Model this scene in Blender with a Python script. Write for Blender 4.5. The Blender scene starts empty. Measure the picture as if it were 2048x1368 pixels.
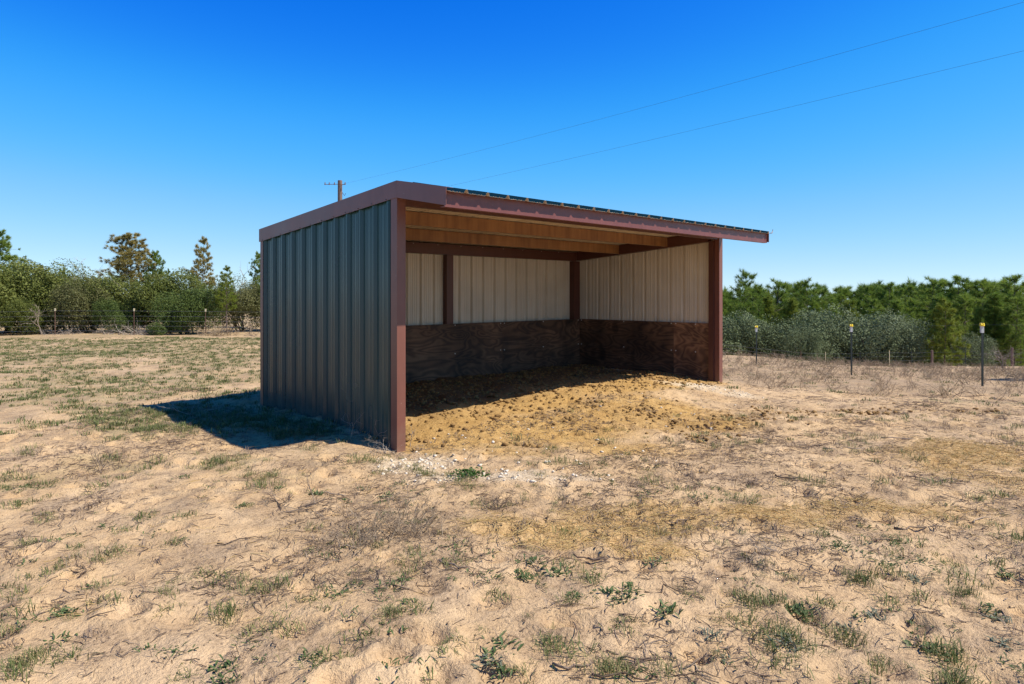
import bpy, math, random
import numpy as np
from mathutils import Vector
R = math.radians
rng = np.random.default_rng(7)
random.seed(7)
sc = bpy.context.scene
col = sc.collection

# ------------------------------------------------------------------ camera
CX, CY, CZ, YAW, F = -4.409, -6.476, 1.745, 0.76567, 1356.4
HOR = 587.4
cam_d = bpy.data.cameras.new('camera'); cam = bpy.data.objects.new('camera', cam_d); col.objects.link(cam)
cam.location = (CX, CY, CZ); cam.rotation_euler = (math.pi/2, 0, -YAW)
cam_d.sensor_width = 36; cam_d.lens = 36*F/2048; cam_d.shift_y = -(684-HOR)/2048
cam_d.clip_start = .05; cam_d.clip_end = 2000
sc.camera = cam
# ------------------------------------------------------------------ sky and sun
SUN = Vector((0.340, -0.530, 0.777)).normalized()
EL = math.asin(SUN.z)
w = bpy.data.worlds.new('World'); sc.world = w; w.use_nodes = True
nt = w.node_tree; nt.nodes.clear()
sky = nt.nodes.new('ShaderNodeTexSky'); sky.sky_type = 'NISHITA'; sky.sun_disc = False
sky.sun_elevation = EL; sky.sun_rotation = math.atan2(SUN.x, SUN.y)
sky.altitude = 1000; sky.air_density = .6; sky.dust_density = 0; sky.ozone_density = 4.0
def vmul(k):
    n = nt.nodes.new('ShaderNodeVectorMath'); n.operation = 'SCALE'; n.inputs['Scale'].default_value = k; return n
gm = vmul(.1); hs = vmul(10.0)
cv = nt.nodes.new('ShaderNodeRGBCurve')              # the photograph's deep-blue rendering of the sky, by colour only
for ch, pts in ((0, [(0, 0), (.064, .004), (.11, .045), (.2, .17), (.42, .37), (1, .7)]), (1, [(0, 0), (.06, .034), (.119, .122), (.2, .285), (.356, .42), (.6, .56), (1, .8)]), (2, [(0, 0), (.1, .07), (.17, .24), (.254, .57), (.4, .68), (.74, .71), (1, .8)])):
    c_ = cv.mapping.curves[ch]
    while len(c_.points) < len(pts): c_.points.new(.5, .5)
    for p_, q_ in zip(c_.points, pts): p_.location = q_
cv.mapping.update()
bg = nt.nodes.new('ShaderNodeBackground'); bg.inputs['Strength'].default_value = 0.10
wo = nt.nodes.new('ShaderNodeOutputWorld')
nt.links.new(sky.outputs[0], gm.inputs[0]); nt.links.new(gm.outputs[0], cv.inputs['Color']); nt.links.new(cv.outputs[0], hs.inputs[0])
nt.links.new(hs.outputs[0], bg.inputs['Color']); nt.links.new(bg.outputs[0], wo.inputs['Surface'])
sd = bpy.data.lights.new('sun', 'SUN'); so = bpy.data.objects.new('sun', sd); col.objects.link(so)
sd.energy = 5.0; sd.angle = R(.53); sd.color = (1, .94, .82)
so.rotation_euler = SUN.to_track_quat('Z', 'Y').to_euler(); so.location = (6, -12, 15)
sc.view_settings.view_transform = 'Standard'; sc.view_settings.look = 'None'
sc.view_settings.exposure = 0.58; sc.view_settings.gamma = 1.0

# ------------------------------------------------------------------ helpers
RX, RY = math.cos(YAW), -math.sin(YAW)          # right of the view, on the plan
FX, FY = math.sin(YAW), math.cos(YAW)           # forward of the view, on the plan
def uv2w(u, v): return CX + u*RX + v*FX, CY + u*RY + v*FY
def w2uv(x, y): return (x-CX)*RX + (y-CY)*RY, (x-CX)*FX + (y-CY)*FY
def at(px, v): return uv2w((px-1024)/F*v, v)     # plan position at a distance along the view
def gp(px, py, z=0.0):                           # plan position of a spot on the ground
    return at(px, F*(CZ-z)/(py-HOR))
def sstep(a, b, x):
    t = np.clip((x-a)/(b-a), 0, 1); return t*t*(3-2*t)
_T = [np.random.default_rng(100+i).random((256, 256)) for i in range(12)]
def vn(x, y, s=0):
    T = _T[s % 12]; xi = np.floor(x).astype(int); yi = np.floor(y).astype(int)
    fx = x-xi; fy = y-yi; fx = fx*fx*(3-2*fx); fy = fy*fy*(3-2*fy)
    a = T[xi & 255, yi & 255]; b = T[(xi+1) & 255, yi & 255]; c = T[xi & 255, (yi+1) & 255]; d = T[(xi+1) & 255, (yi+1) & 255]
    return (a*(1-fx)+b*fx)*(1-fy) + (c*(1-fx)+d*fx)*fy
def fbm(x, y, s=0, o=4):
    r = 0; a = .5; t = 0
    for i in range(o): r = r + a*vn(x*2**i+17.3*i, y*2**i+9.1*i, s+i); t += a; a *= .5
    return r/t
def new_mesh(name, V, Fs, mats, fm=None, smooth=False, attrs=None):
    V = np.asarray(V, dtype=np.float32); me = bpy.data.meshes.new(name)
    if isinstance(Fs, np.ndarray):
        n, k = Fs.shape
        me.vertices.add(len(V)); me.vertices.foreach_set('co', V.ravel())
        me.loops.add(n*k); me.loops.foreach_set('vertex_index', Fs.astype(np.int32).ravel())
        me.polygons.add(n); me.polygons.foreach_set('loop_start', np.arange(0, n*k, k, dtype=np.int32))
        me.polygons.foreach_set('loop_total', np.full(n, k, dtype=np.int32))
        me.update(calc_edges=True)
    else:
        me.from_pydata(V.tolist(), [], Fs)
    for m in (mats if isinstance(mats, (list, tuple)) else [mats]): me.materials.append(m)
    if fm is not None: me.polygons.foreach_set('material_index', np.asarray(fm, dtype=np.int32))
    if smooth: me.polygons.foreach_set('use_smooth', np.ones(len(me.polygons), dtype=bool))
    for k, a in (attrs or {}).items():
        at_ = me.attributes.new(k, 'FLOAT', 'POINT'); at_.data.foreach_set('value', np.asarray(a, dtype=np.float32))
    me.validate(); return me
def link(name, me, parent=None, loc=None, rz=0.0):
    o = bpy.data.objects.new(name, me); col.objects.link(o)
    if parent: o.parent = parent
    if loc is not None: o.location = loc
    if rz: o.rotation_euler = (0, 0, rz)
    return o
def tag(o, label=None, cat=None, group=None, kind=None):
    if label: o['label'] = label
    if cat: o['category'] = cat
    if group: o['group'] = group
    if kind: o['kind'] = kind
    return o
class MB:
    def __init__(s): s.v = []; s.f = []; s.m = []
    def add(s, V, Fs, m=0):
        b = len(s.v); s.v += [tuple(map(float, p)) for p in V]; s.f += [tuple(b+i for i in f) for f in Fs]; s.m += [m]*len(Fs)
    def box(s, a, b, m=0):
        (x0, y0, z0), (x1, y1, z1) = a, b
        s.add([(x0,y0,z0),(x1,y0,z0),(x1,y1,z0),(x0,y1,z0),(x0,y0,z1),(x1,y0,z1),(x1,y1,z1),(x0,y1,z1)],
              [(0,3,2,1),(4,5,6,7),(0,1,5,4),(1,2,6,5),(2,3,7,6),(3,0,4,7)], m)
    def hexa(s, P, m=0):   # 8 corners: bottom loop then top loop
        s.add(P, [(0,3,2,1),(4,5,6,7),(0,1,5,4),(1,2,6,5),(2,3,7,6),(3,0,4,7)], m)
    def tube(s, P, r, n=6, m=0, cap=True):
        P = [Vector(p) for p in P]; k = len(P)
        rr = r if isinstance(r, (list, tuple)) else [r]*k
        b = len(s.v); prev = None
        for i in range(k):
            d = (P[min(i+1, k-1)]-P[max(i-1, 0)]).normalized()
            a = d.orthogonal().normalized() if prev is None else (prev-d*prev.dot(d)).normalized()
            prev = a; c = d.cross(a)
            for j in range(n):
                t = 2*math.pi*j/n; s.v.append(tuple(P[i]+(a*math.cos(t)+c*math.sin(t))*rr[i]))
        for i in range(k-1):
            for j in range(n):
                s.f.append((b+i*n+j, b+i*n+(j+1) % n, b+(i+1)*n+(j+1) % n, b+(i+1)*n+j)); s.m.append(m)
        if cap and n > 2:
            s.f.append(tuple(b+j for j in reversed(range(n)))); s.m.append(m)
            s.f.append(tuple(b+(k-1)*n+j for j in range(n))); s.m.append(m)
    def mesh(s, name, mats, smooth=False): return new_mesh(name, s.v, s.f, mats, s.m, smooth)
    def build(s, name, mats, parent=None, loc=None, smooth=False): return link(name, s.mesh(name, mats, smooth), parent, loc)

# ------------------------------------------------------------------ materials
def mat(name):
    m = bpy.data.materials.new(name); m.use_nodes = True; t = m.node_tree
    return m, t, t.nodes['Principled BSDF'], t.nodes.new, t.links.new
def ramp(t, stops):
    n = t.nodes.new('ShaderNodeValToRGB'); e = n.color_ramp.elements
    while len(e) < len(stops): e.new(.5)
    for i, (p, c) in enumerate(stops): e[i].position = p; e[i].color = (*c, 1) if len(c) == 3 else c
    return n
def noise(t, scale, detail=4, rough=.55, coord=None, dist=0):
    n = t.nodes.new('ShaderNodeTexNoise'); n.inputs['Scale'].default_value = scale; n.inputs['Detail'].default_value = detail
    n.inputs['Roughness'].default_value = rough; n.inputs['Distortion'].default_value = dist
    if coord is not None: t.links.new(coord, n.inputs['Vector'])
    return n
def mixc(t, fac, a, b, mode='MIX'):
    n = t.nodes.new('ShaderNodeMix'); n.data_type = 'RGBA'; n.blend_type = mode
    for s, x in ((0, fac), (6, a), (7, b)):
        if hasattr(x, 'is_linked') or hasattr(x, 'links'): t.links.new(x, n.inputs[s])
        elif isinstance(x, (int, float)): n.inputs[s].default_value = x
        else: n.inputs[s].default_value = (*x, 1)
    return n.outputs[2]
def mth(t, op, a, b=0.0, clamp=False):
    n = t.nodes.new('ShaderNodeMath'); n.operation = op; n.use_clamp = clamp
    for s, x in ((0, a), (1, b)):
        if isinstance(x, (int, float)): n.inputs[s].default_value = x
        else: t.links.new(x, n.inputs[s])
    return n.outputs[0]
def attr(t, name):
    n = t.nodes.new('ShaderNodeAttribute'); n.attribute_name = name; return n.outputs['Fac']
def objco(t, scale=(1, 1, 1)):
    c = t.nodes.new('ShaderNodeTexCoord'); m = t.nodes.new('ShaderNodeMapping'); m.inputs['Scale'].default_value = scale
    t.links.new(c.outputs['Object'], m.inputs['Vector']); return m.outputs[0]
def painted(name, c1, c2, rough=.38, streak=(14, 14, .7), amount=.5, spec=.5, chips=0.0, dust=0.0):
    m, t, b, N, L = mat(name)
    co = objco(t, streak); n = noise(t, 1.0, 5, .6, co)
    big = noise(t, 1.3, 3, .6, objco(t))
    f = mth(t, 'MULTIPLY', mth(t, 'ADD', mth(t, 'MULTIPLY', n.outputs[0], .6), mth(t, 'MULTIPLY', big.outputs[0], .4)), 1.0)
    rp = ramp(t, [(.5-.25*amount, c1), (.5+.25*amount, c2)]); L(f, rp.inputs[0]); oc = rp.outputs[0]
    if chips:
        nc = noise(t, 26, 3, .7, objco(t)); rc = ramp(t, [(.69, (0, 0, 0)), (.72, (1, 1, 1))]); L(nc.outputs[0], rc.inputs[0]); oc = mixc(t, mth(t, 'MULTIPLY', rc.outputs[0], chips), oc, (.42, .33, .27))
    if dust:
        sp = N('ShaderNodeSeparateXYZ'); L(objco(t), sp.inputs[0]); nd = noise(t, 5, 4, .65, objco(t))
        df = mth(t, 'MULTIPLY', mth(t, 'SUBTRACT', mth(t, 'SUBTRACT', mth(t, 'MULTIPLY', nd.outputs[0], .9), .18), sp.outputs[2], True), 1.6, True); oc = mixc(t, mth(t, 'MULTIPLY', df, dust), oc, (.30, .22, .145))
    L(oc, b.inputs['Base Color'])
    b.inputs['Roughness'].default_value = rough; b.inputs['Specular IOR Level'].default_value = spec
    rr = mth(t, 'ADD', mth(t, 'MULTIPLY', big.outputs[0], .2), rough-.1); L(rr, b.inputs['Roughness'])
    return m
M = {}
M['green'] = painted('green_paint', (.015, .050, .050), (.024, .066, .064), .24, amount=.8, dust=.25)
M['beige'] = painted('beige_liner', (.50, .43, .34), (.74, .66, .54), .42, (26, 26, .5), .9)
M['trim'] = painted('maroon_trim', (.135, .050, .036), (.19, .072, .052), .38, (5, 5, 2), .8, chips=.5, dust=.5)
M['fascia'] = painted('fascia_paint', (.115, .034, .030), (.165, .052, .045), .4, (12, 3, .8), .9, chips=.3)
M['steel'] = painted('maroon_steel', (.075, .026, .018), (.115, .040, .028), .45, (9, 9, 1.5), .9)
M['purlin'] = painted('oxide_purlin', (.13, .055, .022), (.40, .20, .075), .55, (9, 9, .7), .8)
M['cut'] = painted('cut_edge', (.55, .46, .36), (.65, .56, .45), .5)
M['screw'] = painted('screw_head', (.55, .53, .50), (.7, .68, .65), .35)
M['dark_screw'] = painted('dark_screw', (.012, .022, .024), (.02, .03, .03), .4)

def plywood(name, bright=1.0, lines=78.0):
    m, t, b, N, L = mat(name)
    c = N('ShaderNodeTexCoord'); oi = N('ShaderNodeObjectInfo')
    mp = N('ShaderNodeMapping'); L(c.outputs['Object'], mp.inputs['Vector'])
    off = N('ShaderNodeVectorMath'); off.operation = 'ADD'; L(mp.outputs[0], off.inputs[0])
    cb = N('ShaderNodeCombineXYZ'); L(mth(t, 'MULTIPLY', oi.outputs['Random'], 40.0), cb.inputs[0]); L(mth(t, 'MULTIPLY', oi.outputs['Random'], 17.0), cb.inputs[2]); L(cb.outputs[0], off.inputs[1])
    sv = N('ShaderNodeVectorMath'); sv.operation = 'MULTIPLY'; L(off.outputs[0], sv.inputs[0]); sv.inputs[1].default_value = (.9, .9, 3.2)
    g = noise(t, .85, 2, .45, sv.outputs[0], .9)          # cathedral figure: contour lines of a smooth field
    fine = noise(t, 60, 3, .6, off.outputs[0])
    k = mth(t, 'SINE', mth(t, 'ADD', mth(t, 'MULTIPLY', g.outputs[0], lines), mth(t, 'MULTIPLY', fine.outputs[0], 1.1)))
    k = mth(t, 'MULTIPLY', mth(t, 'ADD', k, 1.0), .5)
    rp = ramp(t, [(.02, (.075*bright, .036*bright, .020*bright)), (.30, (.105*bright, .050*bright, .026*bright)), (.98, (.17*bright, .088*bright, .046*bright))]); L(k, rp.inputs[0])
    st = noise(t, 1.1, 4, .6, off.outputs[0]); sr = ramp(t, [(.38, (.35, .35, .38)), (.62, (1, 1, 1))]); L(st.outputs[0], sr.inputs[0])
    kn = noise(t, 2.6, 1, .4, off.outputs[0]); kr = ramp(t, [(.24, (.25, .22, .2)), (.31, (1, 1, 1))]); L(kn.outputs[0], kr.inputs[0])
    o = mixc(t, 1.0, rp.outputs[0], sr.outputs[0], 'MULTIPLY'); o = mixc(t, .8, o, kr.outputs[0], 'MULTIPLY')
    L(o, b.inputs['Base Color']); b.inputs['Roughness'].default_value = .7
    bp = N('ShaderNodeBump'); bp.inputs['Strength'].default_value = .25; bp.inputs['Distance'].default_value = .004; L(k, bp.inputs['Height']); L(bp.outputs[0], b.inputs['Normal'])
    return m
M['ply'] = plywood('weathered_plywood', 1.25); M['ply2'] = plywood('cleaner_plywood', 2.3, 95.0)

def leafy(name, stops, transl=.3, rough=.6, rnd=.25):
    m, t, b, N, L = mat(name)
    oi = N('ShaderNodeObjectInfo')
    f = mth(t, 'ADD', mth(t, 'MULTIPLY', attr(t, 'tint'), 1-rnd), mth(t, 'MULTIPLY', oi.outputs['Random'], rnd))
    rp = ramp(t, stops); L(f, rp.inputs[0]); L(rp.outputs[0], b.inputs['Base Color']); b.inputs['Roughness'].default_value = rough
    b.inputs['Specular IOR Level'].default_value = .25
    if transl > 0:
        tr = N('ShaderNodeBsdfTranslucent'); L(rp.outputs[0], tr.inputs[0]); mx = N('ShaderNodeMixShader'); mx.inputs[0].default_value = transl
        L(b.outputs[0], mx.inputs[1]); L(tr.outputs[0], mx.inputs[2]); L(mx.outputs[0], t.nodes['Material Output'].inputs[0])
    return m
M['oak'] = leafy('oak_leaves', [(0, (.048, .066, .013)), (.5, (.125, .150, .030)), (1, (.26, .265, .07))])
M['oak_brown'] = leafy('dull_oak_leaves', [(0, (.065, .070, .022)), (.5, (.140, .145, .050)), (1, (.25, .23, .10))])
M['yaupon'] = leafy('dark_shrub_leaves', [(0, (.028, .056, .011)), (.5, (.072, .112, .024)), (1, (.15, .185, .045))])
M['sage'] = leafy('grey_green_leaves', [(0, (.070, .098, .040)), (.5, (.135, .168, .078)), (1, (.21, .24, .13))], .15, .8)
M['pine'] = leafy('pine_needles', [(0, (.060, .110, .016)), (.5, (.175, .255, .038)), (1, (.33, .39, .07))], .4)
M['pine_brown'] = leafy('browning_needles', [(0, (.14, .125, .026)), (.5, (.30, .24, .065)), (1, (.46, .37, .13))])
M['pine_yellow'] = leafy('yellow_green_needles', [(0, (.085, .125, .014)), (.5, (.19, .24, .03)), (1, (.30, .33, .06))])
M['grass'] = leafy('green_grass', [(0, (.060, .085, .022)), (.45, (.095, .125, .034)), (.8, (.20, .19, .075)), (1, (.32, .26, .13))], .25)
M['weed'] = leafy('green_weed', [(0, (.040, .070, .022)), (.6, (.085, .125, .042)), (1, (.16, .19, .08))], .2)
M['clover'] = leafy('clover', [(0, (.022, .065, .010)), (1, (.06, .13, .022))], .2)
M['greyweed'] = leafy('grey_weed', [(0, (.085, .105, .070)), (1, (.20, .21, .15))], .15)
M['straw'] = leafy('straw', [(0, (.34, .22, .075)), (.5, (.55, .38, .15)), (1, (.72, .56, .28))], .1, .45)
M['twig'] = leafy('dry_twig', [(0, (.060, .038, .025)), (.5, (.16, .108, .074)), (1, (.34, .26, .19))], 0)
M['greytwig'] = leafy('grey_twig', [(0, (.14, .105, .078)), (.5, (.27, .215, .165)), (1, (.46, .39, .32))], 0)
M['tanbrush'] = leafy('tan_brush', [(0, (.26, .18, .10)), (1, (.52, .40, .26))], .1)
M['drystalk'] = leafy('dry_stalk', [(0, (.13, .088, .055)), (.5, (.27, .195, .125)), (1, (.48, .37, .25))], 0)
M['redleaf'] = leafy('dead_leaves', [(0, (.17, .085, .055)), (1, (.34, .19, .13))], .2)
M['bark'] = leafy('bark', [(0, (.055, .040, .030)), (1, (.16, .115, .085))], 0)
M['clod'] = leafy('manure_clod', [(0, (.095, .052, .020)), (.5, (.21, .12, .042)), (1, (.40, .25, .095))], 0, .9)
M['stone'] = leafy('limestone', [(0, (.42, .34, .24)), (.5, (.62, .54, .43)), (1, (.80, .75, .66))], 0, .8)
def plain(name, c, rough=.5, metal=0):
    m, t, b, N, L = mat(name); n = noise(t, 9, 4, .6, objco(t))
    L(mixc(t, n.outputs[0], tuple(x*.8 for x in c), tuple(min(1, x*1.15) for x in c)), b.inputs['Base Color'])
    b.inputs['Roughness'].default_value = rough; b.inputs['Metallic'].default_value = metal; return m
M['tpost'] = plain('dark_post_paint', (.018, .026, .022), .5)
M['white'] = plain('white_paint', (.55, .54, .50), .6)
M['yellow'] = plain('yellow_plastic', (.85, .60, .01), .35)
M['wire'] = plain('galvanised_wire', (.20, .19, .19), .5, .3)
M['cable'] = plain('dark_cable', (.03, .04, .06), .5)
M['pole'] = plain('pole_wood', (.17, .11, .085), .8)
M['rustpost'] = plain('rusty_post', (.16, .085, .055), .8)
M['cream'] = plain('cream_post_tip', (.70, .60, .36), .6)

# ------------------------------------------------------------------ zones of the ground
W, D = 7.33, 3.66
def blobs(u, v, L):
    r = np.zeros_like(u)
    for px, py, ru, rv, a in L:
        x, y = gp(px, py); bu, bv = w2uv(x, y)
        r = np.maximum(r, a*np.exp(-((u-bu)/ru)**2-((v-bv)/rv)**2))
    return r
def masks(x, y):
    u, v = w2uv(x, y); n1 = fbm(x*1.1, y*1.1, 1, 4)-.5; n2 = fbm(x*3.1, y*3.1, 3, 3)-.5; n3 = fbm(x*.35, y*.35, 5, 3)-.5
    inside = sstep(-.5, .3, y)*sstep(-.02, .05, x)*sstep(W+.02, W-.05, x)*sstep(D+.02, D-.05, y)
    m = {}
    o = blobs(u, v, [(930, 880, 1.0, .9, 1), (1100, 860, 1.5, 1.1, 1), (1280, 835, 1.6, 1.2, 1), (1420, 845, .9, .7, .9), (1010, 905, .8, .35, .8), (1250, 895, 1.0, .4, .8)])
    m['orange'] = np.clip(sstep(.15, .95, np.maximum(o, inside)+n1*.8+n2*.35)*(x > .06), 0, 1)
    p = blobs(u, v, [(825, 925, .45, .55, 1.1), (900, 950, .6, .35, .95), (1010, 955, .7, .3, .85), (1130, 965, .6, .25, .6), (1390, 785, .8, .45, 1), (1480, 790, .5, .3, .9), (1260, 752, .9, .4, .8), (1100, 738, .5, .3, .6)])
    m['pale'] = np.clip(sstep(.3, .9, p+n2*.6), 0, 1)
    s = blobs(u, v, [(1000, 1060, .5, .4, .8), (1150, 1070, .8, .45, 1), (1300, 1045, .9, .5, 1), (1310, 1115, .45, .2, .9), (1520, 1040, .8, .5, .85), (1750, 1020, .9, .4, .8), (1950, 910, 1.2, 1.0, .8), (2000, 960, .8, .6, .7)])
    m['straw'] = np.clip(sstep(.25, .85, s+n1*.7+n2*.3), 0, 1)
    c = blobs(u, v, [(1250, 835, 1.2, .45, 1), (1400, 850, .7, .4, 1), (1480, 838, .6, .3, 1), (1390, 875, .4, .16, 1), (1600, 820, .8, .25, .8), (1750, 818, .8, .35, .9), (1950, 815, 1, .35, .9), (1120, 855, .7, .35, .6), (1060, 890, .35, .15, .7), (930, 890, .6, .3, .25)])
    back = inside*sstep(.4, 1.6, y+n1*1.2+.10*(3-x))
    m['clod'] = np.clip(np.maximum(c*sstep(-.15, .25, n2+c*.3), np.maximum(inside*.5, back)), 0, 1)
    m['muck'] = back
    g = np.maximum(blobs(u, v, [(330, 840, 1.6, 1.6, .95), (420, 930, .8, .5, .8), (100, 960, 1.0, .6, .75), (250, 930, .8, .5, .7), (600, 850, 1.2, 1.0, .8), (1960, 790, 1.6, .5, .8), (520, 960, .9, .3, .6)]),
                   .62*sstep(8.5, 11, v)*sstep(1, -1.5, u))
    m['grass'] = np.clip(sstep(.30, .75, g+n1*.9+n3*.5)*(1-inside), 0, 1)
    l = np.maximum(blobs(u, v, [(760, 1050, .8, .5, 1), (640, 1090, .9, .4, .7), (760, 1160, .7, .25, .8), (700, 930, .8, .3, .6), (980, 1010, .5, .25, .7), (1600, 960, 1.5, .8, .45)]),
                   .75*sstep(12, 14, v)*sstep(0, 3, u)*sstep(34, 26, v))
    m['litter'] = np.clip(sstep(.2, .8, l+n1*.6+n2*.4)*(1-inside), 0, 1)
    return m
_hr = np.random.default_rng(5)
HOOF = np.stack([_hr.uniform(-6, 7, 640), _hr.uniform(2.2, 10.5, 640), _hr.uniform(.05, .10, 640), _hr.uniform(.015, .05, 640)], 1)
def terr(x, y):
    x = np.atleast_1d(np.asarray(x, float)); y = np.atleast_1d(np.asarray(y, float)); u, v = w2uv(x, y)
    k = .013+.035*sstep(-12, 8, u)+.022*sstep(7, 19, u); v1 = 32-6*sstep(6, 18, u)
    z = -k*np.maximum(v-9, 0) - .004*np.maximum(np.minimum(v, 90)-v1, 0)**2*sstep(-2, 8, u)
    z = np.where(v > 90, z + .012*np.minimum(v-90, 200)*0, z)
    dx = np.maximum(np.maximum(-x, x-W), 0); dy = np.maximum(np.maximum(-y, y-D), 0); d = np.hypot(dx, dy)
    pad = .02+.14*sstep(-.8, 1.6, y)*sstep(-.3, .6, x)-.06*sstep(1.2, -.2, np.hypot(x, y))
    pad = pad + .13*np.exp(-((x-4.5)/2.1)**2-((y-.2)/1.0)**2)
    wt = sstep(2.6, .1, d); z = z*(1-wt)+pad*wt
    near = sstep(40, 12, v)
    z = z + near*((fbm(x*.9, y*.9, 2, 3)-.5)*.12 + (fbm(x*4.1, y*4.1, 4, 4)-.5)*.060*(1-.6*wt)) + sstep(10, 30, v)*(fbm(x*.25, y*.25, 6, 3)-.5)*.25
    return z
def hoof(x, y):
    u, v = w2uv(x, y); z = np.zeros_like(x)
    for hu, hv, r, dp in HOOF:
        s = (np.abs(u-hu) < 3*r) & (np.abs(v-hv) < 3*r)
        if s.any():
            q = ((u[s]-hu)**2+(v[s]-hv)**2)/r**2; z[s] += dp*(-np.exp(-q*q*.9)+.55*np.exp(-(np.sqrt(q)-1.45)**2*5))
    return z
def gz(x, y): return float(terr(x, y)[0])

def axis(a, b, st, lo, hi, gr):
    L = list(np.arange(a, b, st)); s = st; c = L[-1]
    while c < hi: s *= gr; c += s; L.append(c)
    s = st; c = a; B = []
    while c > lo: s *= gr; c -= s; B.append(c)
    return np.array(B[::-1]+L)
us = axis(-6.5, 8.5, .032, -420, 420, 1.10); vs = axis(2.0, 12.5, .030, -60, 700, 1.085)
U, Vv = np.meshgrid(us, vs); X, Y = uv2w(U.ravel(), Vv.ravel())
Z = terr(X, Y)
inn = (X > -.1) & (X < W+.1) & (Y > -.1) & (Y < D+.1)
mk = masks(X, Y)
Z = Z + np.where(inn, 0, hoof(X, Y)) + mk['clod']*(fbm(X*7, Y*7, 3, 4)-.5)*.12*sstep(30, 12, Vv.ravel())
nu, nv = len(us), len(vs); ii = np.arange(nu*nv).reshape(nv, nu)
Q = np.stack([ii[:-1, :-1].ravel(), ii[:-1, 1:].ravel(), ii[1:, 1:].ravel(), ii[1:, :-1].ravel()], 1)
def ground_mat():
    m, t, b, N, L = mat('sandy_ground'); co = objco(t)
    n_big = noise(t, .8, 5, .6, co); n_mid = noise(t, 4.5, 5, .6, co); n_fine = noise(t, 38, 4, .65, co); n_gr = noise(t, 160, 2, .6, co)
    sand = ramp(t, [(.30, (.40, .258, .138)), (.5, (.53, .362, .200)), (.70, (.65, .465, .275))]); L(mth(t, 'ADD', mth(t, 'MULTIPLY', n_mid.outputs[0], .6), mth(t, 'MULTIPLY', n_big.outputs[0], .4)), sand.inputs[0])
    c = sand.outputs[0]
    pink = ramp(t, [(.48, (0, 0, 0)), (.66, (1, 1, 1))]); L(n_big.outputs[0], pink.inputs[0])
    c = mixc(t, mth(t, 'MULTIPLY', pink.outputs[0], .45), c, (.50, .355, .225))
    gcol = ramp(t, [(.3, (.17, .145, .062)), (.55, (.29, .235, .12)), (.75, (.43, .325, .185))]); L(n_fine.outputs[0], gcol.inputs[0])
    gf = mth(t, 'MULTIPLY', attr(t, 'grass'), mth(t, 'MULTIPLY', mth(t, 'SUBTRACT', n_mid.outputs[0], .30), 3.2, True), True)
    c = mixc(t, mth(t, 'MULTIPLY', gf, .85), c, gcol.outputs[0])
    n_l = noise(t, 1.9, 6, .68, co); pl = ramp(t, [(.46, (0, 0, 0)), (.60, (1, 1, 1))]); L(n_l.outputs[0], pl.inputs[0])
    pc = ramp(t, [(.35, (.13, .085, .055)), (.68, (.44, .315, .205))]); L(n_fine.outputs[0], pc.inputs[0])
    c = mixc(t, mth(t, 'MULTIPLY', pl.outputs[0], .55), c, pc.outputs[0])
    lcol = ramp(t, [(.35, (.19, .125, .075)), (.65, (.44, .32, .20))]); L(n_fine.outputs[0], lcol.inputs[0])
    c = mixc(t, mth(t, 'MULTIPLY', attr(t, 'litter'), mth(t, 'MULTIPLY', mth(t, 'SUBTRACT', n_mid.outputs[0], .25), 2.2, True), True), c, lcol.outputs[0])
    scol = ramp(t, [(.3, (.36, .215, .085)), (.7, (.58, .39, .18))]); L(n_fine.outputs[0], scol.inputs[0])
    c = mixc(t, mth(t, 'MULTIPLY', attr(t, 'straw'), .9), c, scol.outputs[0])
    ocol = ramp(t, [(.28, (.19, .105, .034)), (.48, (.44, .262, .085)), (.72, (.58, .39, .155))]); L(mth(t, 'ADD', mth(t, 'MULTIPLY', n_fine.outputs[0], .5), mth(t, 'MULTIPLY', n_mid.outputs[0], .5)), ocol.inputs[0])
    c = mixc(t, mth(t, 'MULTIPLY', attr(t, 'orange'), .92), c, ocol.outputs[0])
    mcol = ramp(t, [(.35, (.10, .055, .022)), (.7, (.30, .17, .06))]); L(n_fine.outputs[0], mcol.inputs[0])
    mf = mth(t, 'MULTIPLY', attr(t, 'clod'), mth(t, 'MULTIPLY', mth(t, 'SUBTRACT', n_mid.outputs[0], .34), 3.0, True), True)
    c = mixc(t, mth(t, 'MULTIPLY', mf, .55), c, mcol.outputs[0])
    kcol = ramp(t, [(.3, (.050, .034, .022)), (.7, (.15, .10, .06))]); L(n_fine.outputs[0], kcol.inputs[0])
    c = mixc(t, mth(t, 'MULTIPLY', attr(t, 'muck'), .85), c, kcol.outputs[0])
    pcol = ramp(t, [(.3, (.50, .37, .23)), (.7, (.70, .58, .42))]); L(n_fine.outputs[0], pcol.inputs[0])
    c = mixc(t, mth(t, 'MULTIPLY', attr(t, 'pale'), .85), c, pcol.outputs[0])
    n_sp = noise(t, 30, 6, .78, co); spk = ramp(t, [(.555, (0, 0, 0)), (.60, (1, 1, 1))]); L(n_sp.outputs[0], spk.inputs[0]); big = ramp(t, [(.38, (.25, .25, .25)), (.6, (1, 1, 1))]); L(n_l.outputs[0], big.inputs[0])
    c = mixc(t, mth(t, 'MULTIPLY', mth(t, 'MULTIPLY', spk.outputs[0], .6), big.outputs[0]), c, (.13, .085, .052))
    gr = ramp(t, [(.3, (.72, .70, .68)), (.6, (1.05, 1.05, 1.05))]); L(n_gr.outputs[0], gr.inputs[0])
    c = mixc(t, .6, c, gr.outputs[0], 'MULTIPLY')
    L(c, b.inputs['Base Color']); b.inputs['Roughness'].default_value = .92; b.inputs['Specular IOR Level'].default_value = .15
    h = mth(t, 'ADD', mth(t, 'MULTIPLY', n_fine.outputs[0], .6), mth(t, 'ADD', mth(t, 'MULTIPLY', n_gr.outputs[0], .16), mth(t, 'MULTIPLY', noise(t, 16, 5, .7, co).outputs[0], .8)))
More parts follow.
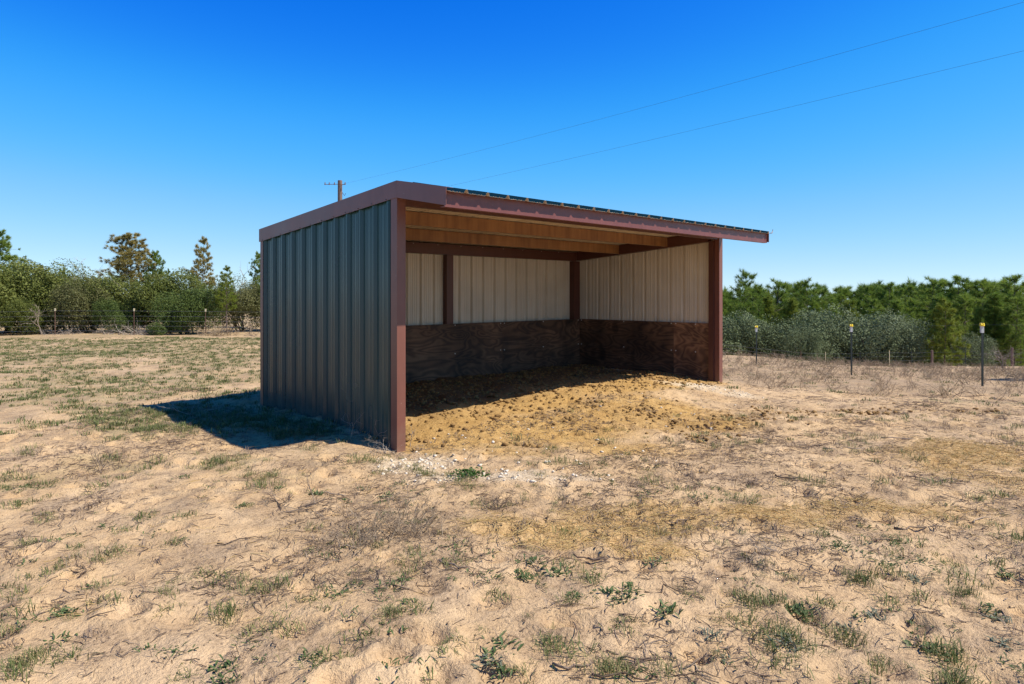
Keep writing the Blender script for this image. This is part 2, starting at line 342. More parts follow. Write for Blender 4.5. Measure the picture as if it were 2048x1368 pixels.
    bp = N('ShaderNodeBump'); bp.inputs['Strength'].default_value = .9; bp.inputs['Distance'].default_value = .032; L(h, bp.inputs['Height']); L(bp.outputs[0], b.inputs['Normal'])
    return m
gme = new_mesh('ground', np.stack([X, Y, Z], 1), Q, ground_mat(), smooth=True, attrs=mk)
ground = tag(link('ground', gme), kind='structure')

# ------------------------------------------------------------------ shelter
shed = link('livestock_shelter', None, None, (0, 0, 0))
tag(shed, 'open-fronted green metal livestock shelter with maroon trim standing on the sand', 'shelter')
FT = .3048
def rib_breaks(s0, s1, ph):
    B = {round(s0, 5): 0.0, round(s1, 5): 0.0}
    def prof(s):
        q = (s-ph) % FT; q = min(q, FT-q)
        if q < .011: return .040
        if q < .034: return .040*(.034-q)/.023
        for c in (.09, .125):
            e = abs(q-c)
            if e < .004: return .006
            if e < .011: return .006*(.011-e)/.007
        return 0.0
    k0 = math.floor((s0-ph)/FT)-1; k1 = math.ceil((s1-ph)/FT)+1
    for k in range(k0, k1+1):
        for q in (-.034, -.011, .011, .034, -.136, -.129, -.121, -.114, -.101, -.094, -.086, -.079, .079, .086, .094, .101, .114, .121, .129, .136):
            s = ph+k*FT+q
            if s0 < s < s1: B[round(s, 5)] = 0.0
    ks = sorted(B); return [(s, prof(s)) for s in ks]
def panel(name, parent, org, S, T, Nn, s0, s1, ph, t0, t1, mats, lift=0.0, th=.0012):
    org, S, T, Nn = map(Vector, (org, S, T, Nn)); V = []; Fs = []; fm = []
    br = rib_breaks(s0, s1, ph)
    for s, h in br:
        a, b_ = t0(s), t1(s)
        for hh in (h+lift, h+lift-th):
            V += [org+S*s+T*a+Nn*hh, org+S*s+T*b_+Nn*hh]
    flip = S.cross(T).dot(Nn) < 0
    for i in range(len(br)-1):
        p = 4*i; q = p+4
        fs = [(p, q, q+1, p+1), (p+2, p+3, q+3, q+2), (p+1, q+1, q+3, p+3), (p, p+2, q+2, q)]
        for j, f in enumerate(fs): Fs.append(tuple(reversed(f)) if flip else f); fm.append(0 if j == 0 else 1)
    for i in (0, len(br)-1):
        p = 4*i; Fs.append((p, p+1, p+3, p+2)); fm.append(1)
    me = new_mesh(name, V, Fs, mats, fm)
    return link(name, me, parent)
RS = .0755
def roof_z(y): return 2.945-RS*y if y >= 0 else 2.945+.171/.9*y      # underside of the roof sheets
def screws(parent, pts, nrm, m, r=.006):
    b = MB(); n = Vector(nrm)
    for p in pts: b.tube([Vector(p), Vector(p)+n*.006], r, 6)
    return tag(b.build('screws', m, parent), kind='stuff')
PW = .9144
wm = [M['green'], M['beige']]
for i in range(4):   # side walls, front to back
    a, b_ = max(.03, i*PW-.03), min(D-.03, (i+1)*PW+.03)
    lf = (i % 2)*.0016
    pn = panel('wall_panel', shed, (.048, 0, 0), (0, 1, 0), (0, 0, 1), (-1, 0, 0), a, b_, .213, lambda s: -.12, lambda s: roof_z(s)-.002, wm, lf)
    P = []
    for z in (.12, 1.02, 1.75, 2.45):
        k = math.ceil((a-.213)/FT)
        while .213+k*FT+.05 < b_: P.append((.048-lf, .213+k*FT+.055, z)); k += 1
    screws(pn, P, (-1, 0, 0), M['dark_screw'], .007)
    panel('wall_panel', shed, (W-.048, 0, 0), (0, 1, 0), (0, 0, 1), (1, 0, 0), a, b_, .213, lambda s: -.12, lambda s: roof_z(s)-.002, wm, lf)
for i in range(8):   # rear wall and both roof slopes
    a, b_ = max(.055, i*PW-.03), min(W-.055, (i+1)*PW+.03); lf = (i % 2)*.0016
    panel('wall_panel', shed, (0, D-.048, 0), (1, 0, 0), (0, 0, 1), (0, 1, 0), a, b_, .2234, lambda s: -.12, lambda s: roof_z(D)-.002, wm, lf)
    a, b_ = max(.012, i*PW-.03), min(W-.012, (i+1)*PW+.03)
    n = Vector((0, RS, 1)).normalized(); t = Vector((0, 1, -RS))
    panel('roof_panel', shed, (0, 0, 2.951), (1, 0, 0), t, n, a, b_, .2234, lambda s: .004, lambda s: D+.05, wm, lf)
    n2 = Vector((0, -.203, 1)).normalized(); t2 = Vector((0, 1, .203))
    lip = lambda s: -.938-.020*max(0, 1-s/4.0)
    panel('roof_panel', shed, (0, 0, 3.003), (1, 0, 0), t2, n2, a, b_, .2234, lip, lambda s: -.004, wm, lf)
b = MB(); b.hexa([(0.09,-.06,3.018),(W-.09,-.06,3.018),(W-.09,0,3.030),(.09,0,3.030),(.09,-.06,3.021),(W-.09,-.06,3.021),(W-.09,0,3.033),(.09,0,3.033)]); b.hexa([(.09,.0005,3.030),(W-.09,.0005,3.030),(W-.09,.08,2.995),(.09,.08,2.995),(.09,.0005,3.033),(W-.09,.0005,3.033),(W-.09,.08,2.998),(.09,.08,2.998)])
b.build('ridge_cap', M['green'], shed)
# rake trims (side boards with a flange folded over the roof)
def rake(x0, x1, flange):
    b = MB()
    def seg(ya, za, yb, zb, h):
        b.hexa([(x0,ya,za-h),(x1,ya,za-h),(x1,yb,zb-h),(x0,yb,zb-h),(x0,ya,za),(x1,ya,za),(x1,yb,zb),(x0,yb,zb)])
        f0, f1 = (x1, x1+flange) if flange > 0 else (x0+flange, x0)
        b.hexa([(f0,ya,za-.004),(f1,ya,za-.004),(f1,yb,zb-.004),(f0,yb,zb-.004),(f0,ya,za-.0005),(f1,ya,za-.0005),(f1,yb,zb-.0005),(f0,yb,zb-.0005)])
    seg(0, 3.035, D+.03, 2.731, .194); b.build('rake_trim', M['trim'], shed)
    b = MB(); seg(-.905, 2.862, -.001, 3.035, .196); b.build('rake_trim', M['trim'], shed)
rake(-.008, -.002, .09); rake(W+.002, W+.008, -.09)
P = [(-.008, .213+k*FT, 3.035-.0831*(.213+k*FT)-.178) for k in range(12)]
screws(shed, P, (-1, 0, 0), M['dark_screw'], .006)
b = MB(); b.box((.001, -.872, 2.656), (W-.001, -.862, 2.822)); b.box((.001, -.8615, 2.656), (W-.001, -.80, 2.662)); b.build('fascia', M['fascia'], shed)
b = MB(); b.box((.0, D+.004, 2.56), (W, D+.010, 2.70)); b.build('eave_trim', M['trim'], shed)
# short bent sliver of trim at the far end of the eave
b = MB(); b.tube([(W+.01, -.93, 2.83), (W+.05, -.94, 2.835), (W+.075, -.94, 2.87), (W+.085, -.94, 2.905)], [.008, .009, .006, .003], 5); b.build('bent_trim_end', M['steel'], shed)
# corner trims and posts
def lshape(x0, sx, y0, sy, wx, wy, z0, zx, name='corner_trim'):
    b = MB(); t = .004
    xa, xb = sorted((x0, x0+sx*wx)); ya, yb = sorted((y0, y0+sy*t)); b.box((xa, ya, z0), (xb, yb, zx))
    xa, xb = sorted((x0, x0+sx*t)); ya, yb = sorted((y0+sy*(t+.0004), y0+sy*wy)); b.box((xa, ya, z0), (xb, yb, zx))
    xa, xb = sorted((x0+sx*(wx-t), x0+sx*wx)); ya, yb = sorted((y0+sy*(t+.0004), y0+sy*.1)); b.box((xa, ya, z0), (xb, yb, zx))
    return b.build(name, M['trim'], shed)
lshape(0, 1, 0, 1, .118, .125, -.16, 2.85); lshape(W, -1, 0, 1, .118, .125, -.16, 2.85)
lshape(0, 1, D, -1, .1, .09, -.16, 2.58); lshape(W, -1, D, -1, .1, .09, -.16, 2.58)
for x in (.054, W-.154):
    b = MB(); b.box((x, .106, -.2), (x+.1, .206, 2.745)); b.build('post', M['steel'], shed)
b = MB(); b.box((3.485, 3.488, -.2), (3.64, 3.60, 2.47)); b.build('post', M['steel'], shed)
b = MB(); b.box((W-.26, 3.47, -.2), (W-.06, 3.60, 2.47)); b.build('post', M['steel'], shed)
b = MB(); b.box((.06, 3.47, -.2), (.26, 3.60, 2.47)); b.build('post', M['steel'], shed)
for x in (.056, W-.186):   # rafters along the side walls
    b = MB(); b.hexa([(x,.21,roof_z(.21)-.2),(x+.13,.21,roof_z(.21)-.2),(x+.13,3.46,roof_z(3.46)-.2),(x,3.46,roof_z(3.46)-.2),(x,.21,roof_z(.21)-.003),(x+.13,.21,roof_z(.21)-.003),(x+.13,3.46,roof_z(3.46)-.003),(x,3.46,roof_z(3.46)-.003)])
    b.build('rafter', M['steel'], shed)
def cee(y, m, x0=.19, x1=W-.19, hgt=.18, z=None):
    z1 = (roof_z(y) if z is None else z)-.004; z0 = z1-hgt; b = MB()
    b.box((x0, y, z0), (x1, y+.004, z1)); b.box((x0, y+.0045, z0), (x1, y+.065, z0+.004)); b.box((x0, y+.0045, z1-.004), (x1, y+.065, z1)); b.box((x0, y+.0655, z0), (x1, y+.0695, z0+.02))
    return b.build('purlin', m, shed)
cee(1.09, M['purlin']); cee(2.283, M['purlin'])
b = MB(); b.box((.12, .02, 2.762), (W-.12, .10, 2.936)); b.build('header_beam', M['steel'], shed)
b = MB(); b.box((.2, -.80, 2.672), (W-.2, -.76, 2.786)); b.build('eave_purlin', M['steel'], shed)
b = MB(); b.box((.19, 3.46, 2.474), (W-.19, 3.598, 2.664)); hb = b.build('rear_beam', M['steel'], shed)
screws(hb, [(.5+k*.55, 3.4595, 2.645) for k in range(12)], (0, -1, 0), M['screw'], .007)
# plywood kick boards
def ply(a, b_, pts, nrm, m='ply'):
    bb = MB(); c = tuple((p+q)/2 for p, q in zip(a, b_))
    bb.box(tuple(p-q for p, q in zip(a, c)), tuple(p-q for p, q in zip(b_, c))); o = bb.build('plywood_sheet', M[m], shed, c)
    screws(o, [tuple(p-q for p, q in zip(s, c)) for s in pts], nrm, M['screw'], .012)
for x0, x1 in ((.075, 2.43), (2.433, 4.868), (4.871, W-.09)):
    pts = [(x, 3.452, z) for x in (x0+.05, (x0+x1)/2, x1-.05) for z in (1.155, .62)]
    ply((x0, 3.452, -.06), (x1, 3.469, 1.181), pts, (0, -1, 0))
for sx, n in ((W-.086, (-1, 0, 0)), (.068, (1, 0, 0))):
    for y0, y1 in ((.03, 1.012), (1.015, 3.448)):
        xs_ = sx if n[0] < 0 else sx+.017
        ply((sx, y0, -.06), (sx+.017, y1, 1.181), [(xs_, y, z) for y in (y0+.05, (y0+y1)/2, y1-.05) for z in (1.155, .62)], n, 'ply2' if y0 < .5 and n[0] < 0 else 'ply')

# ------------------------------------------------------------------ plants: shared makers
def blades(n, h, spread, wd, lean=.6, seed=0, segs=2, base=.015):
    r = np.random.default_rng(seed); a = r.uniform(0, 2*np.pi, n); L = h*r.uniform(.45, 1.1, n); le = lean*r.uniform(.2, 1.3, n)
    d = np.stack([np.cos(a), np.sin(a), 0*a], 1); sd_ = np.stack([-np.sin(a), np.cos(a), 0*a], 1)
    o = d*(base*r.random(n)[:, None]) + np.stack([r.normal(0, spread, n), r.normal(0, spread, n), 0*a], 1)
    up = np.array([0, 0, 1.]); V = []; w_ = wd*r.uniform(.6, 1.3, n)
    for f, ww in ((0, .8), (.5, 1.0)):
        c = o + d*(L*np.sin(le)*f*(.4+.6*f))[:, None] + up*(L*np.cos(le*.8*f)*f)[:, None]
        V += [c-sd_*(w_*ww/2)[:, None], c+sd_*(w_*ww/2)[:, None]]
    V.append(o + d*(L*np.sin(le))[:, None] + up*(L*np.maximum(np.cos(le), .12)*.86)[:, None])
    V = np.stack(V, 1).reshape(-1, 3); k = np.arange(n)[:, None]*5
    T = np.concatenate([k+[0, 1, 3], k+[0, 3, 2], k+[2, 3, 4]], 0)
    return V, T, np.repeat(r.random(n), 5)
def leafweed(n, ln, wd, lift=.35, seed=0):      # rosette of broad pointed leaves, folded along the midrib
    r = np.random.default_rng(seed); Vs = []; Ts = []; c = 0; tt = []
    for i in range(n):
        a = r.uniform(0, 2*math.pi); L = ln*r.uniform(.5, 1.1); w_ = wd*r.uniform(.7, 1.2); e = lift*r.uniform(.2, 1.8); q = r.normal(0, .035, 2)
        d = np.array([math.cos(a), math.sin(a), 0]); s = np.array([-math.sin(a), math.cos(a), 0]); up = np.array([0, 0, 1.])
        o = np.array([q[0], q[1], 0])
        def pt(f, k, up_=0): return o+d*L*f*math.cos(e)+up*(L*math.sin(e)*f*(1.3-.6*f)+up_)+s*k
        V = [pt(0, 0), pt(.3, w_*.4, .004), pt(.3, -w_*.4, .004), pt(.32, 0), pt(.65, w_*.5, .004), pt(.65, -w_*.5, .004), pt(.67, 0), pt(1, 0)]
        T = [(0,1,3),(0,3,2),(1,4,6),(1,6,3),(3,6,5),(3,5,2),(4,7,6),(6,7,5)]
        Vs += V; Ts += [tuple(c+j for j in x) for x in T]; tt += [r.random()]*8; c += 8
    return np.array(Vs), np.array(Ts), np.array(tt)
def twigs(stems, h, spread, r0, seed=0, gen=3, sides=3, curl=.35, kids=3, flat=1.0, upright=.6):
    r = random.Random(seed); b = MB(); tt = []
    def grow(p, d, L, rad, g):
        n = 4; P = [p]; q = p.copy(); dd = d.copy()
        for i in range(n):
            dd = (dd+Vector((r.gauss(0, curl), r.gauss(0, curl), r.gauss(0, curl)*flat))*.55).normalized(); q = q+dd*L/n; q.z = max(q.z, .004); P.append(q.copy())
        k0 = len(b.v); b.tube(P, [rad*(1-.55*i/n) for i in range(n+1)], sides, cap=False); tt.extend([r.random()]*(len(b.v)-k0))
        if g > 0:
            for j in range(r.randint(max(1, kids-1), kids+1)):
                f = r.uniform(.3, 1); k = min(n-1, int(f*n)); pp = P[k].lerp(P[k+1], f*n-k)
                dv = (dd+Vector((r.gauss(0, .8), r.gauss(0, .8), r.gauss(.1, .6)*flat))).normalized(); grow(pp, dv, L*r.uniform(.4, .75), rad*.55, g-1)
    for i in range(stems):
        a = r.uniform(0, 6.283); o = Vector((r.gauss(0, spread*.35), r.gauss(0, spread*.35), 0))
        grow(o, Vector((math.cos(a)*(1-upright), math.sin(a)*(1-upright), upright*flat)).normalized(), h*r.uniform(.5, .9), r0*r.uniform(.7, 1.2), gen)
    F4 = np.array(b.f); return np.array(b.v), np.concatenate([F4[:, [0, 1, 2]], F4[:, [0, 2, 3]]], 0), np.array(tt)
def lump(seed, sq=.75, sub=1):
    import bmesh
    bm = bmesh.new(); bmesh.ops.create_icosphere(bm, subdivisions=sub, radius=1)
    V = np.array([v.co[:] for v in bm.verts]); T = np.array([[v.index for v in f.verts] for f in bm.faces]); bm.free()
    r = np.random.default_rng(seed); V = V*(1+r.normal(0, .17, (len(V), 1)))*np.array([1, r.uniform(.65, 1), sq*r.uniform(.6, 1)]); return V, T, np.full(len(V), .5)
def merge(name, variants, P, S, mat_, tints=None, label=None, tilt=0.0, cat=None):
    """many small copies as one mesh: P (n,3) places, S (n) sizes"""
    n = len(P); vi = rng.integers(0, len(variants), n); A = rng.uniform(0, 2*np.pi, n); Vs = []; Ts = []; tt = []; off = 0
    for k, (V, T, t0) in enumerate(variants):
        s = np.where(vi == k)[0]
        if not len(s): continue
        c, q = np.cos(A[s])[:, None], np.sin(A[s])[:, None]
        x = V[None, :, 0]*c-V[None, :, 1]*q; y = V[None, :, 0]*q+V[None, :, 1]*c; z = np.broadcast_to(V[None, :, 2], x.shape)
        if tilt: z = z + x*rng.normal(0, tilt, (len(s), 1)) + y*rng.normal(0, tilt, (len(s), 1))
        G = np.stack([x, y, z], 2)*S[s][:, None, None]+P[s][:, None, :]
        Vs.append(G.reshape(-1, 3)); Ts.append((T[None]+(np.arange(len(s))*len(V))[:, None, None]+off).reshape(-1, 3)); off += len(s)*len(V)
        tb = rng.random(len(s)) if tints is None else tints[s]
        tt.append(np.clip(.55*tb[:, None]+.45*t0[None, :], 0, 1).ravel())
    me = new_mesh(name, np.concatenate(Vs), np.concatenate(Ts), mat_, attrs={'tint': np.concatenate(tt)})
    return tag(link(name, me), label, cat, kind='stuff')
def var_mesh(name, var, mat_, smooth=False): return new_mesh(name, var[0], var[1], mat_, attrs={'tint': var[2]}, smooth=smooth)
def sample(n, ur, vr, dens, clear=True):
    """random plan positions accepted by a density function of the place"""
    u = rng.uniform(*ur, n); v = rng.uniform(*vr, n); x, y = uv2w(u, v); m = masks(x, y); d = dens(x, y, u, v, m)
    k = (rng.random(n) < d) & (np.abs(u) < v*.80+1.0)
    if clear: k &= ~((x > -.02) & (x < W+.05) & (y > -.02) & (y < D+.05))
    x, y = x[k], y[k]; return x, y, terr(x, y)+hoof(x, y)

# ------------------------------------------------------------------ ground litter, grass, gravel
gv = [blades(18+6*s, .05+.012*s, .02+.008*s, .0042, 1.0+.08*s, s) for s in range(6)]
x, y, z = sample(26000, (-6.5, 7.5), (2.2, 10), lambda x, y, u, v, m: (.05+.45*m['grass']+.07*m['litter'])*sstep(.35, .65, fbm(x*1.7, y*1.7, 8, 3))*1.6*(1-m['orange'])*(1-.8*m['straw']))
merge('grass', gv, np.stack([x, y, z-.004], 1), rng.uniform(.3, 1.15, len(x))**1.2, M['grass'], np.clip(rng.normal(.6, .3, len(x)), 0, 1), 'short sparse grass growing through the sand')
gv2 = [blades(16, .10, .05, .011, .9, 20+s) for s in range(5)]
x, y, z = sample(52000, (-24, 22), (8.0, 31), lambda x, y, u, v, m: (.10+.55*m['grass'])*(1-m['orange'])*np.where(u > 2, .35, 1))
merge('pasture_grass', gv2, np.stack([x, y, z-.005], 1), rng.uniform(.5, 1.1, len(x)), M['grass'], np.clip(rng.normal(.80, .22, len(x)), 0, 1), 'low olive pasture grass over the far sand')
def sticks(n, L, r):
    out = []
    for s in range(n):
        q = np.random.default_rng(900+s); l = L*q.uniform(.5, 1.2); bend = q.normal(0, .12, 2)
        b = MB(); b.tube([(-l/2, 0, r), (-l/6, bend[0]*l, r*1.5), (l/6, bend[1]*l, r*1.5), (l/2, bend[0]*l*.5, r)], [r, r, r*.9, r*.5], 3, cap=False)
        F4 = np.array(b.f); out.append((np.array(b.v), np.concatenate([F4[:, [0, 1, 2]], F4[:, [0, 2, 3]]], 0), np.full(len(b.v), q.random())))
    return out
x, y, z = sample(120000, (-3, 9), (3.6, 11), lambda x, y, u, v, m: np.maximum(m['straw']*.9, .02))
merge('straw', sticks(8, .11, .0017), np.stack([x, y, z+.004+.012*rng.random(len(x))], 1), rng.uniform(.5, 1.4, len(x)), M['straw'], None, 'loose yellow straw trodden into the sand', .18)
x, y, z = sample(130000, (-6.5, 9), (2.2, 13), lambda x, y, u, v, m: .10+.75*sstep(.48, .68, fbm(x*1.3, y*1.3, 9, 4))+.6*m['litter'])
merge('twig_litter', sticks(8, .075, .0022), np.stack([x, y, z+.004], 1), rng.uniform(.25, 1.4, len(x))**1.3, M['twig'], rng.random(len(x))**1.7, 'fine dry twig and stem litter on the sand', .2)
x, y, z = sample(9000, (-6, 9), (2.2, 12), lambda x, y, u, v, m: .12+.5*sstep(.45, .65, fbm(x*1.3, y*1.3, 9, 4))+.5*m['litter'])
merge('dead_grass', [blades(12, .07, .02, .003, 1.2, 60+s) for s in range(5)], np.stack([x, y, z-.003], 1), rng.uniform(.5, 1.4, len(x)), M['twig'], np.clip(rng.normal(.6, .25, len(x)), 0, 1), 'small withered tufts of dead grass')
gl = [lump(s, .7) for s in range(6)]
x, y, z = sample(26000, (-3, 7), (5.5, 14), lambda x, y, u, v, m: np.maximum(m['pale']*.6, .04*m['orange']))
merge('gravel', gl, np.stack([x, y, z+.003], 1), .007+.017*rng.random(len(x))**2.2, M['stone'], None, 'pale limestone gravel round the shelter pad', .2)
cl = [lump(40+s, .72) for s in range(6)]
x, y, z = sample(34000, (-2.5, 9), (6.5, 15), lambda x, y, u, v, m: np.maximum(m['clod']*.55, .06*m['orange']), False)
k = (y > -3.2) & (y < 3.42); x, y, z = x[k], y[k], z[k]
merge('manure_crumbs', cl, np.stack([x, y, z+.006], 1), .010+.030*rng.random(len(x))**2.2, M['clod'], None, 'brown manure crumbs and clods scattered over the earth', .2)
x, y, z = sample(16000, (-6, 8), (2.2, 9), lambda x, y, u, v, m: np.full_like(x, .6))
merge('soil_crumbs', [lump(70+s, .7, 1) for s in range(3)], np.stack([x, y, z+.001], 1), .003+.007*rng.random(len(x))**3, M['twig'], rng.random(len(x))*.4, 'tiny dark crumbs of soil and bark on the sand')
x, y, z = sample(1700, (1.5, 20), (12.5, 33), lambda x, y, u, v, m: .7*np.where(v < 26, 1, .6))
merge('dry_brush', [twigs(6, .30, .25, .005, 200+s, 2, 3, .4, 3, 1, .5) for s in range(5)], np.stack([x, y, z-.01], 1), rng.uniform(.5, 1.3, len(x)), M['drystalk'], None, 'low tan dry weed stalks beyond the shelter')
x, y, z = sample(5000, (-6, 8), (2.2, 6.5), lambda x, y, u, v, m: .5*sstep(.5, .72, fbm(x*2.1, y*2.1, 7, 3))*np.where(u > -1, 1, .5)*(1-m['straw']))
merge('low_weeds', [leafweed(14, .05, .010, .5, 480+s) for s in range(4)], np.stack([x, y, z-.003], 1), rng.uniform(.4, 1.1, len(x)), M['weed'], None, 'tiny low green weeds dotted over the foreground sand')
# larger pale stones and clods, each on its own
sm = [var_mesh('stone', lump(300+s, .7), M['stone']) for s in range(5)]
for i, (px, py) in enumerate([(1004,940),(1003,951),(1013,944),(1050,945),(1037,928),(1098,926),(1105,857),(1195,874),(1153,920),(1160,930),(1162,957),(897,868),(868,880),(986,887),(1018,899),(1033,905),(870,908),(960,930),(1092,927),(1225,963),(843,915),(856,935),(838,948),(905,921),(930,917),(1120,965),(1312,925),(1065,969),(985,905),(850,958),(880,962),(832,900),(1238,745),(1262,757),(1300,790),(1470,800)]):
    x, y = gp(px, py, .05 if py < 880 else .0); o = link('stone', sm[i % 5], None, (x, y, gz(x, y)+.008), i*1.7); s = random.uniform(.016, .030); o.scale = (s, s, s)
    tag(o, 'pale limestone pebble lying on the shelter pad', 'stone', 'larger pale stones on the pad')
cm = [var_mesh('manure_clod', lump(340+s, .75), M['clod'], True) for s in range(6)]
cr = random.Random(3); n = 0
x, y, z = sample(5200, (-1.5, 8.5), (7, 13), lambda x, y, u, v, m: np.maximum(m['clod']*.75-.2, 0), False)
for a, b_ in list(zip(x, y)):
    if n >= 210 or b_ > 1.2 or a < .1: continue
    o = link('manure_clod', cm[n % 6], None, (a, b_, gz(a, b_)+.014), n*2.1); s = cr.uniform(.022, .044); o.scale = (s, s*.9, s*.85); n += 1
    tag(o, 'brown dried manure clod lying in front of the shelter', 'manure clod', 'larger manure clods before the shelter')

# ------------------------------------------------------------------ weeds and dead plants picked out one by one
wv = {'tuft': [var_mesh('grass_tuft', blades(60, .085, .045, .0042, 1.15, 400+s), M['grass']) for s in range(5)],
      'broad': [var_mesh('broadleaf_weed', leafweed(34, .075, .013, .65, 420+s), M['weed']) for s in range(5)],
      'grey': [var_mesh('grey_weed', leafweed(34, .085, .009, .6, 440+s), M['greyweed']) for s in range(3)],
      'clump': [var_mesh('grass_clump', blades(190, .10, .055, .004, .7, 460+s), M['grass']) for s in range(3)]}
info = {'tuft': ('grass_tuft', 'thin green grass tuft on the bare sand', 'grass tuft', 'green grass tufts on the sand'),
        'broad': ('broadleaf_weed', 'dark green broad-leaved weed lying low on the sand', 'weed', 'broad-leaved weeds on the sand'),
        'grey': ('grey_weed', 'grey-green narrow-leaved weed rosette on the sand', 'weed', 'grey-green weeds on the sand'),
        'clump': ('grass_clump', 'dense green grass clump standing on the sand', 'grass clump', 'dense grass clumps on the sand')}
SP = {'tuft': [(128,1312),(107,1142),(232,1101),(323,1191),(317,1224),(364,1344),(290,1038),(369,1046),(90,1023),(345,1090),(618,1204),(569,1258),(726,1285),(687,1327),(630,1324),(1039,1339),(994,1198),(1136,1137),(1177,1170),(1136,1202),(1467,1232),(1242,1254),(1248,1342),(1774,1199),(1645,1207),(1763,1320),(1734,1355),(1333,1339),(1642,1078),(1103,1276),(1560,1325),(1997,1129),(16,1260),(250,1062),(200,1120),(60,1090),(410,1150),(540,1180),(830,1235),(905,1300),(1380,1190),(1900,1130),(1590,1160)],
      'broad': [(128,1232),(55,1249),(443,1355),(487,1020),(630,993),(687,997),(1045,1157),(985,1318),(997,1288),(1051,1161),(1218,1191),(1259,1191),(1335,1227),(1063,1133),(1584,1216),(1605,1221),(1976,1212),(2013,1145),(1857,1285),(1111,1150),(1010,1340),(1240,1205),(1313,1139),(560,985),(445,1325),(779,990)],
      'grey': [(1428,1273),(1447,1314),(1688,1240),(1750,1223),(1833,1161),(1576,1290),(2008,1285),(1997,1231),(980,1330)],
      'clump': [(1726,1164),(1927,1183),(1685,1264),(1578,1275),(1898,1301),(1906,1355),(1488,1200),(451,1224),(779,1243),(1549,1208),(35,1331),(68,1312),(1215,1336)]}
def place(px, py):
    return ('left' if px < 420 else 'centre left' if px < 860 else 'centre' if px < 1280 else 'centre right' if px < 1680 else 'far right')+(' bottom edge' if py > 1290 else ' foreground' if py > 1175 else ' middle ground')
for k, L in SP.items():
    for i, (px, py) in enumerate(L):
        x, y = gp(px, py); o = link(info[k][0], wv[k][i % len(wv[k])], None, (x, y, gz(x, y)-.006), i*2.4)
        s = random.uniform(.7, 1.15) * (1.0 if k != 'clump' else .95); o.scale = (s, s, s*.9); lb = info[k][1]+', '+place(px, py); tag(o, lb, info[k][2], info[k][3])
x, y = gp(937, 950)
v = [leafweed(220, .05, .022, .7, 470)]; V, T, t = v[0]; r_ = np.random.default_rng(9); o_ = np.repeat(np.stack([r_.normal(0, .075, 220), r_.normal(0, .075, 220), .025*r_.random(220)], 1), 8, 0)
tag(link('clover_clump', var_mesh('clover_clump', (V+o_, T, t), M['clover']), None, (x, y, gz(x, y))), 'bright green clover clump on pale gravel before the shelter', 'clover')
def dead(name, px, py, label, cat, var, m, rz=0.0, z=0.0, sc_=1.0):
    x, y = gp(px, py, z); o = link(name, var_mesh(name, var, m), None, (x, y, gz(x, y)-.005), rz); o.scale = (sc_,)*3; return tag(o, label, cat)
dead('dead_bush', 800, 1070, 'tangled grey dead bush on the sand in the foreground', 'dead bush', twigs(40, .27, .42, .0036, 500, 3, 3, .42, 3, .8, .5), M['drystalk'])
dead('dead_bush', 715, 1095, 'smaller grey dead bush left of the tangled one', 'dead bush', twigs(16, .20, .2, .0034, 501, 3, 3, .42, 3, .8, .5), M['drystalk'])
dead('dry_shrub', 775, 1185, 'flat brown dry shrub spread below the grey dead bush', 'dry shrub', twigs(10, .26, .3, .0032, 502, 3, 3, .4, 3, .35, .35), M['twig'])
dead('fallen_branch', 560, 1030, 'dark fallen branch with fine twigs left of the dead bush', 'branch', twigs(4, .40, .12, .006, 503, 3, 4, .3, 3, .4, .3), M['twig'])
dead('dry_stalk_plant', 205, 935, 'thin dry branching stalk standing in the left grass', 'dry plant', twigs(4, .34, .05, .004, 504, 3, 3, .3, 3, 1, .75), M['twig'])
dead('root_clump', 168, 1140, 'dark curled root clump lying on the left sand', 'root clump', twigs(14, .09, .05, .004, 505, 1, 4, .5, 2, .6, .4), M['twig'])
dead('dry_vine', 715, 880, 'pale curling dry vine at the foot of the green wall', 'dry vine', twigs(7, .38, .3, .004, 506, 2, 3, .5, 2, 1, .55), M['greytwig'])
dead('dry_vine', 772, 898, 'pale tangled dry twigs against the maroon corner post', 'dry vine', twigs(9, .28, .18, .0035, 507, 2, 3, .5, 3, 1, .5), M['greytwig'])
dead('dry_twig_plant', 820, 878, 'small pale forked twig plant beside the maroon corner post', 'dry plant', twigs(2, .24, .02, .0035, 508, 2, 4, .25, 3, 1, .9), M['greytwig'], z=.05)
dead('dry_stalk_plant', 385, 832, 'bent dry stalk lying in the shelter shadow', 'dry plant', twigs(4, .5, .1, .004, 509, 2, 3, .3, 3, .6, .4), M['greytwig'])
dead('dead_tuft', 1395, 1015, 'dark brown dead tuft in the straw', 'dead tuft', twigs(16, .12, .08, .0035, 510, 2, 3, .5, 2, .7, .5), M['twig'])
dead('dead_tuft', 990, 1025, 'brown dead weed tuft at the left end of the straw', 'dead tuft', twigs(20, .20, .12, .003, 511, 2, 3, .4, 3, .8, .5), M['twig'])
dead('dead_tuft', 1510, 1135, 'grey dead weed tuft right of the straw', 'dead tuft', twigs(14, .11, .1, .003, 512, 2, 3, .5, 3, .5, .4), M['greytwig'])
dead('dead_tuft', 1565, 1118, 'grey withered weed tuft beside a thin stick', 'dead tuft', twigs(14, .11, .1, .003, 513, 2, 3, .5, 3, .5, .4), M['greytwig'])
dead('fallen_branch', 1745, 955, 'forked fallen branch on the right-hand sand', 'branch', twigs(3, .42, .1, .006, 514, 2, 4, .25, 3, .3, .2), M['twig'])
dead('fallen_branch', 835, 1000, 'short forked branch lying below the gravel', 'branch', twigs(3, .28, .06, .006, 515, 2, 4, .3, 2, .3, .2), M['twig'])
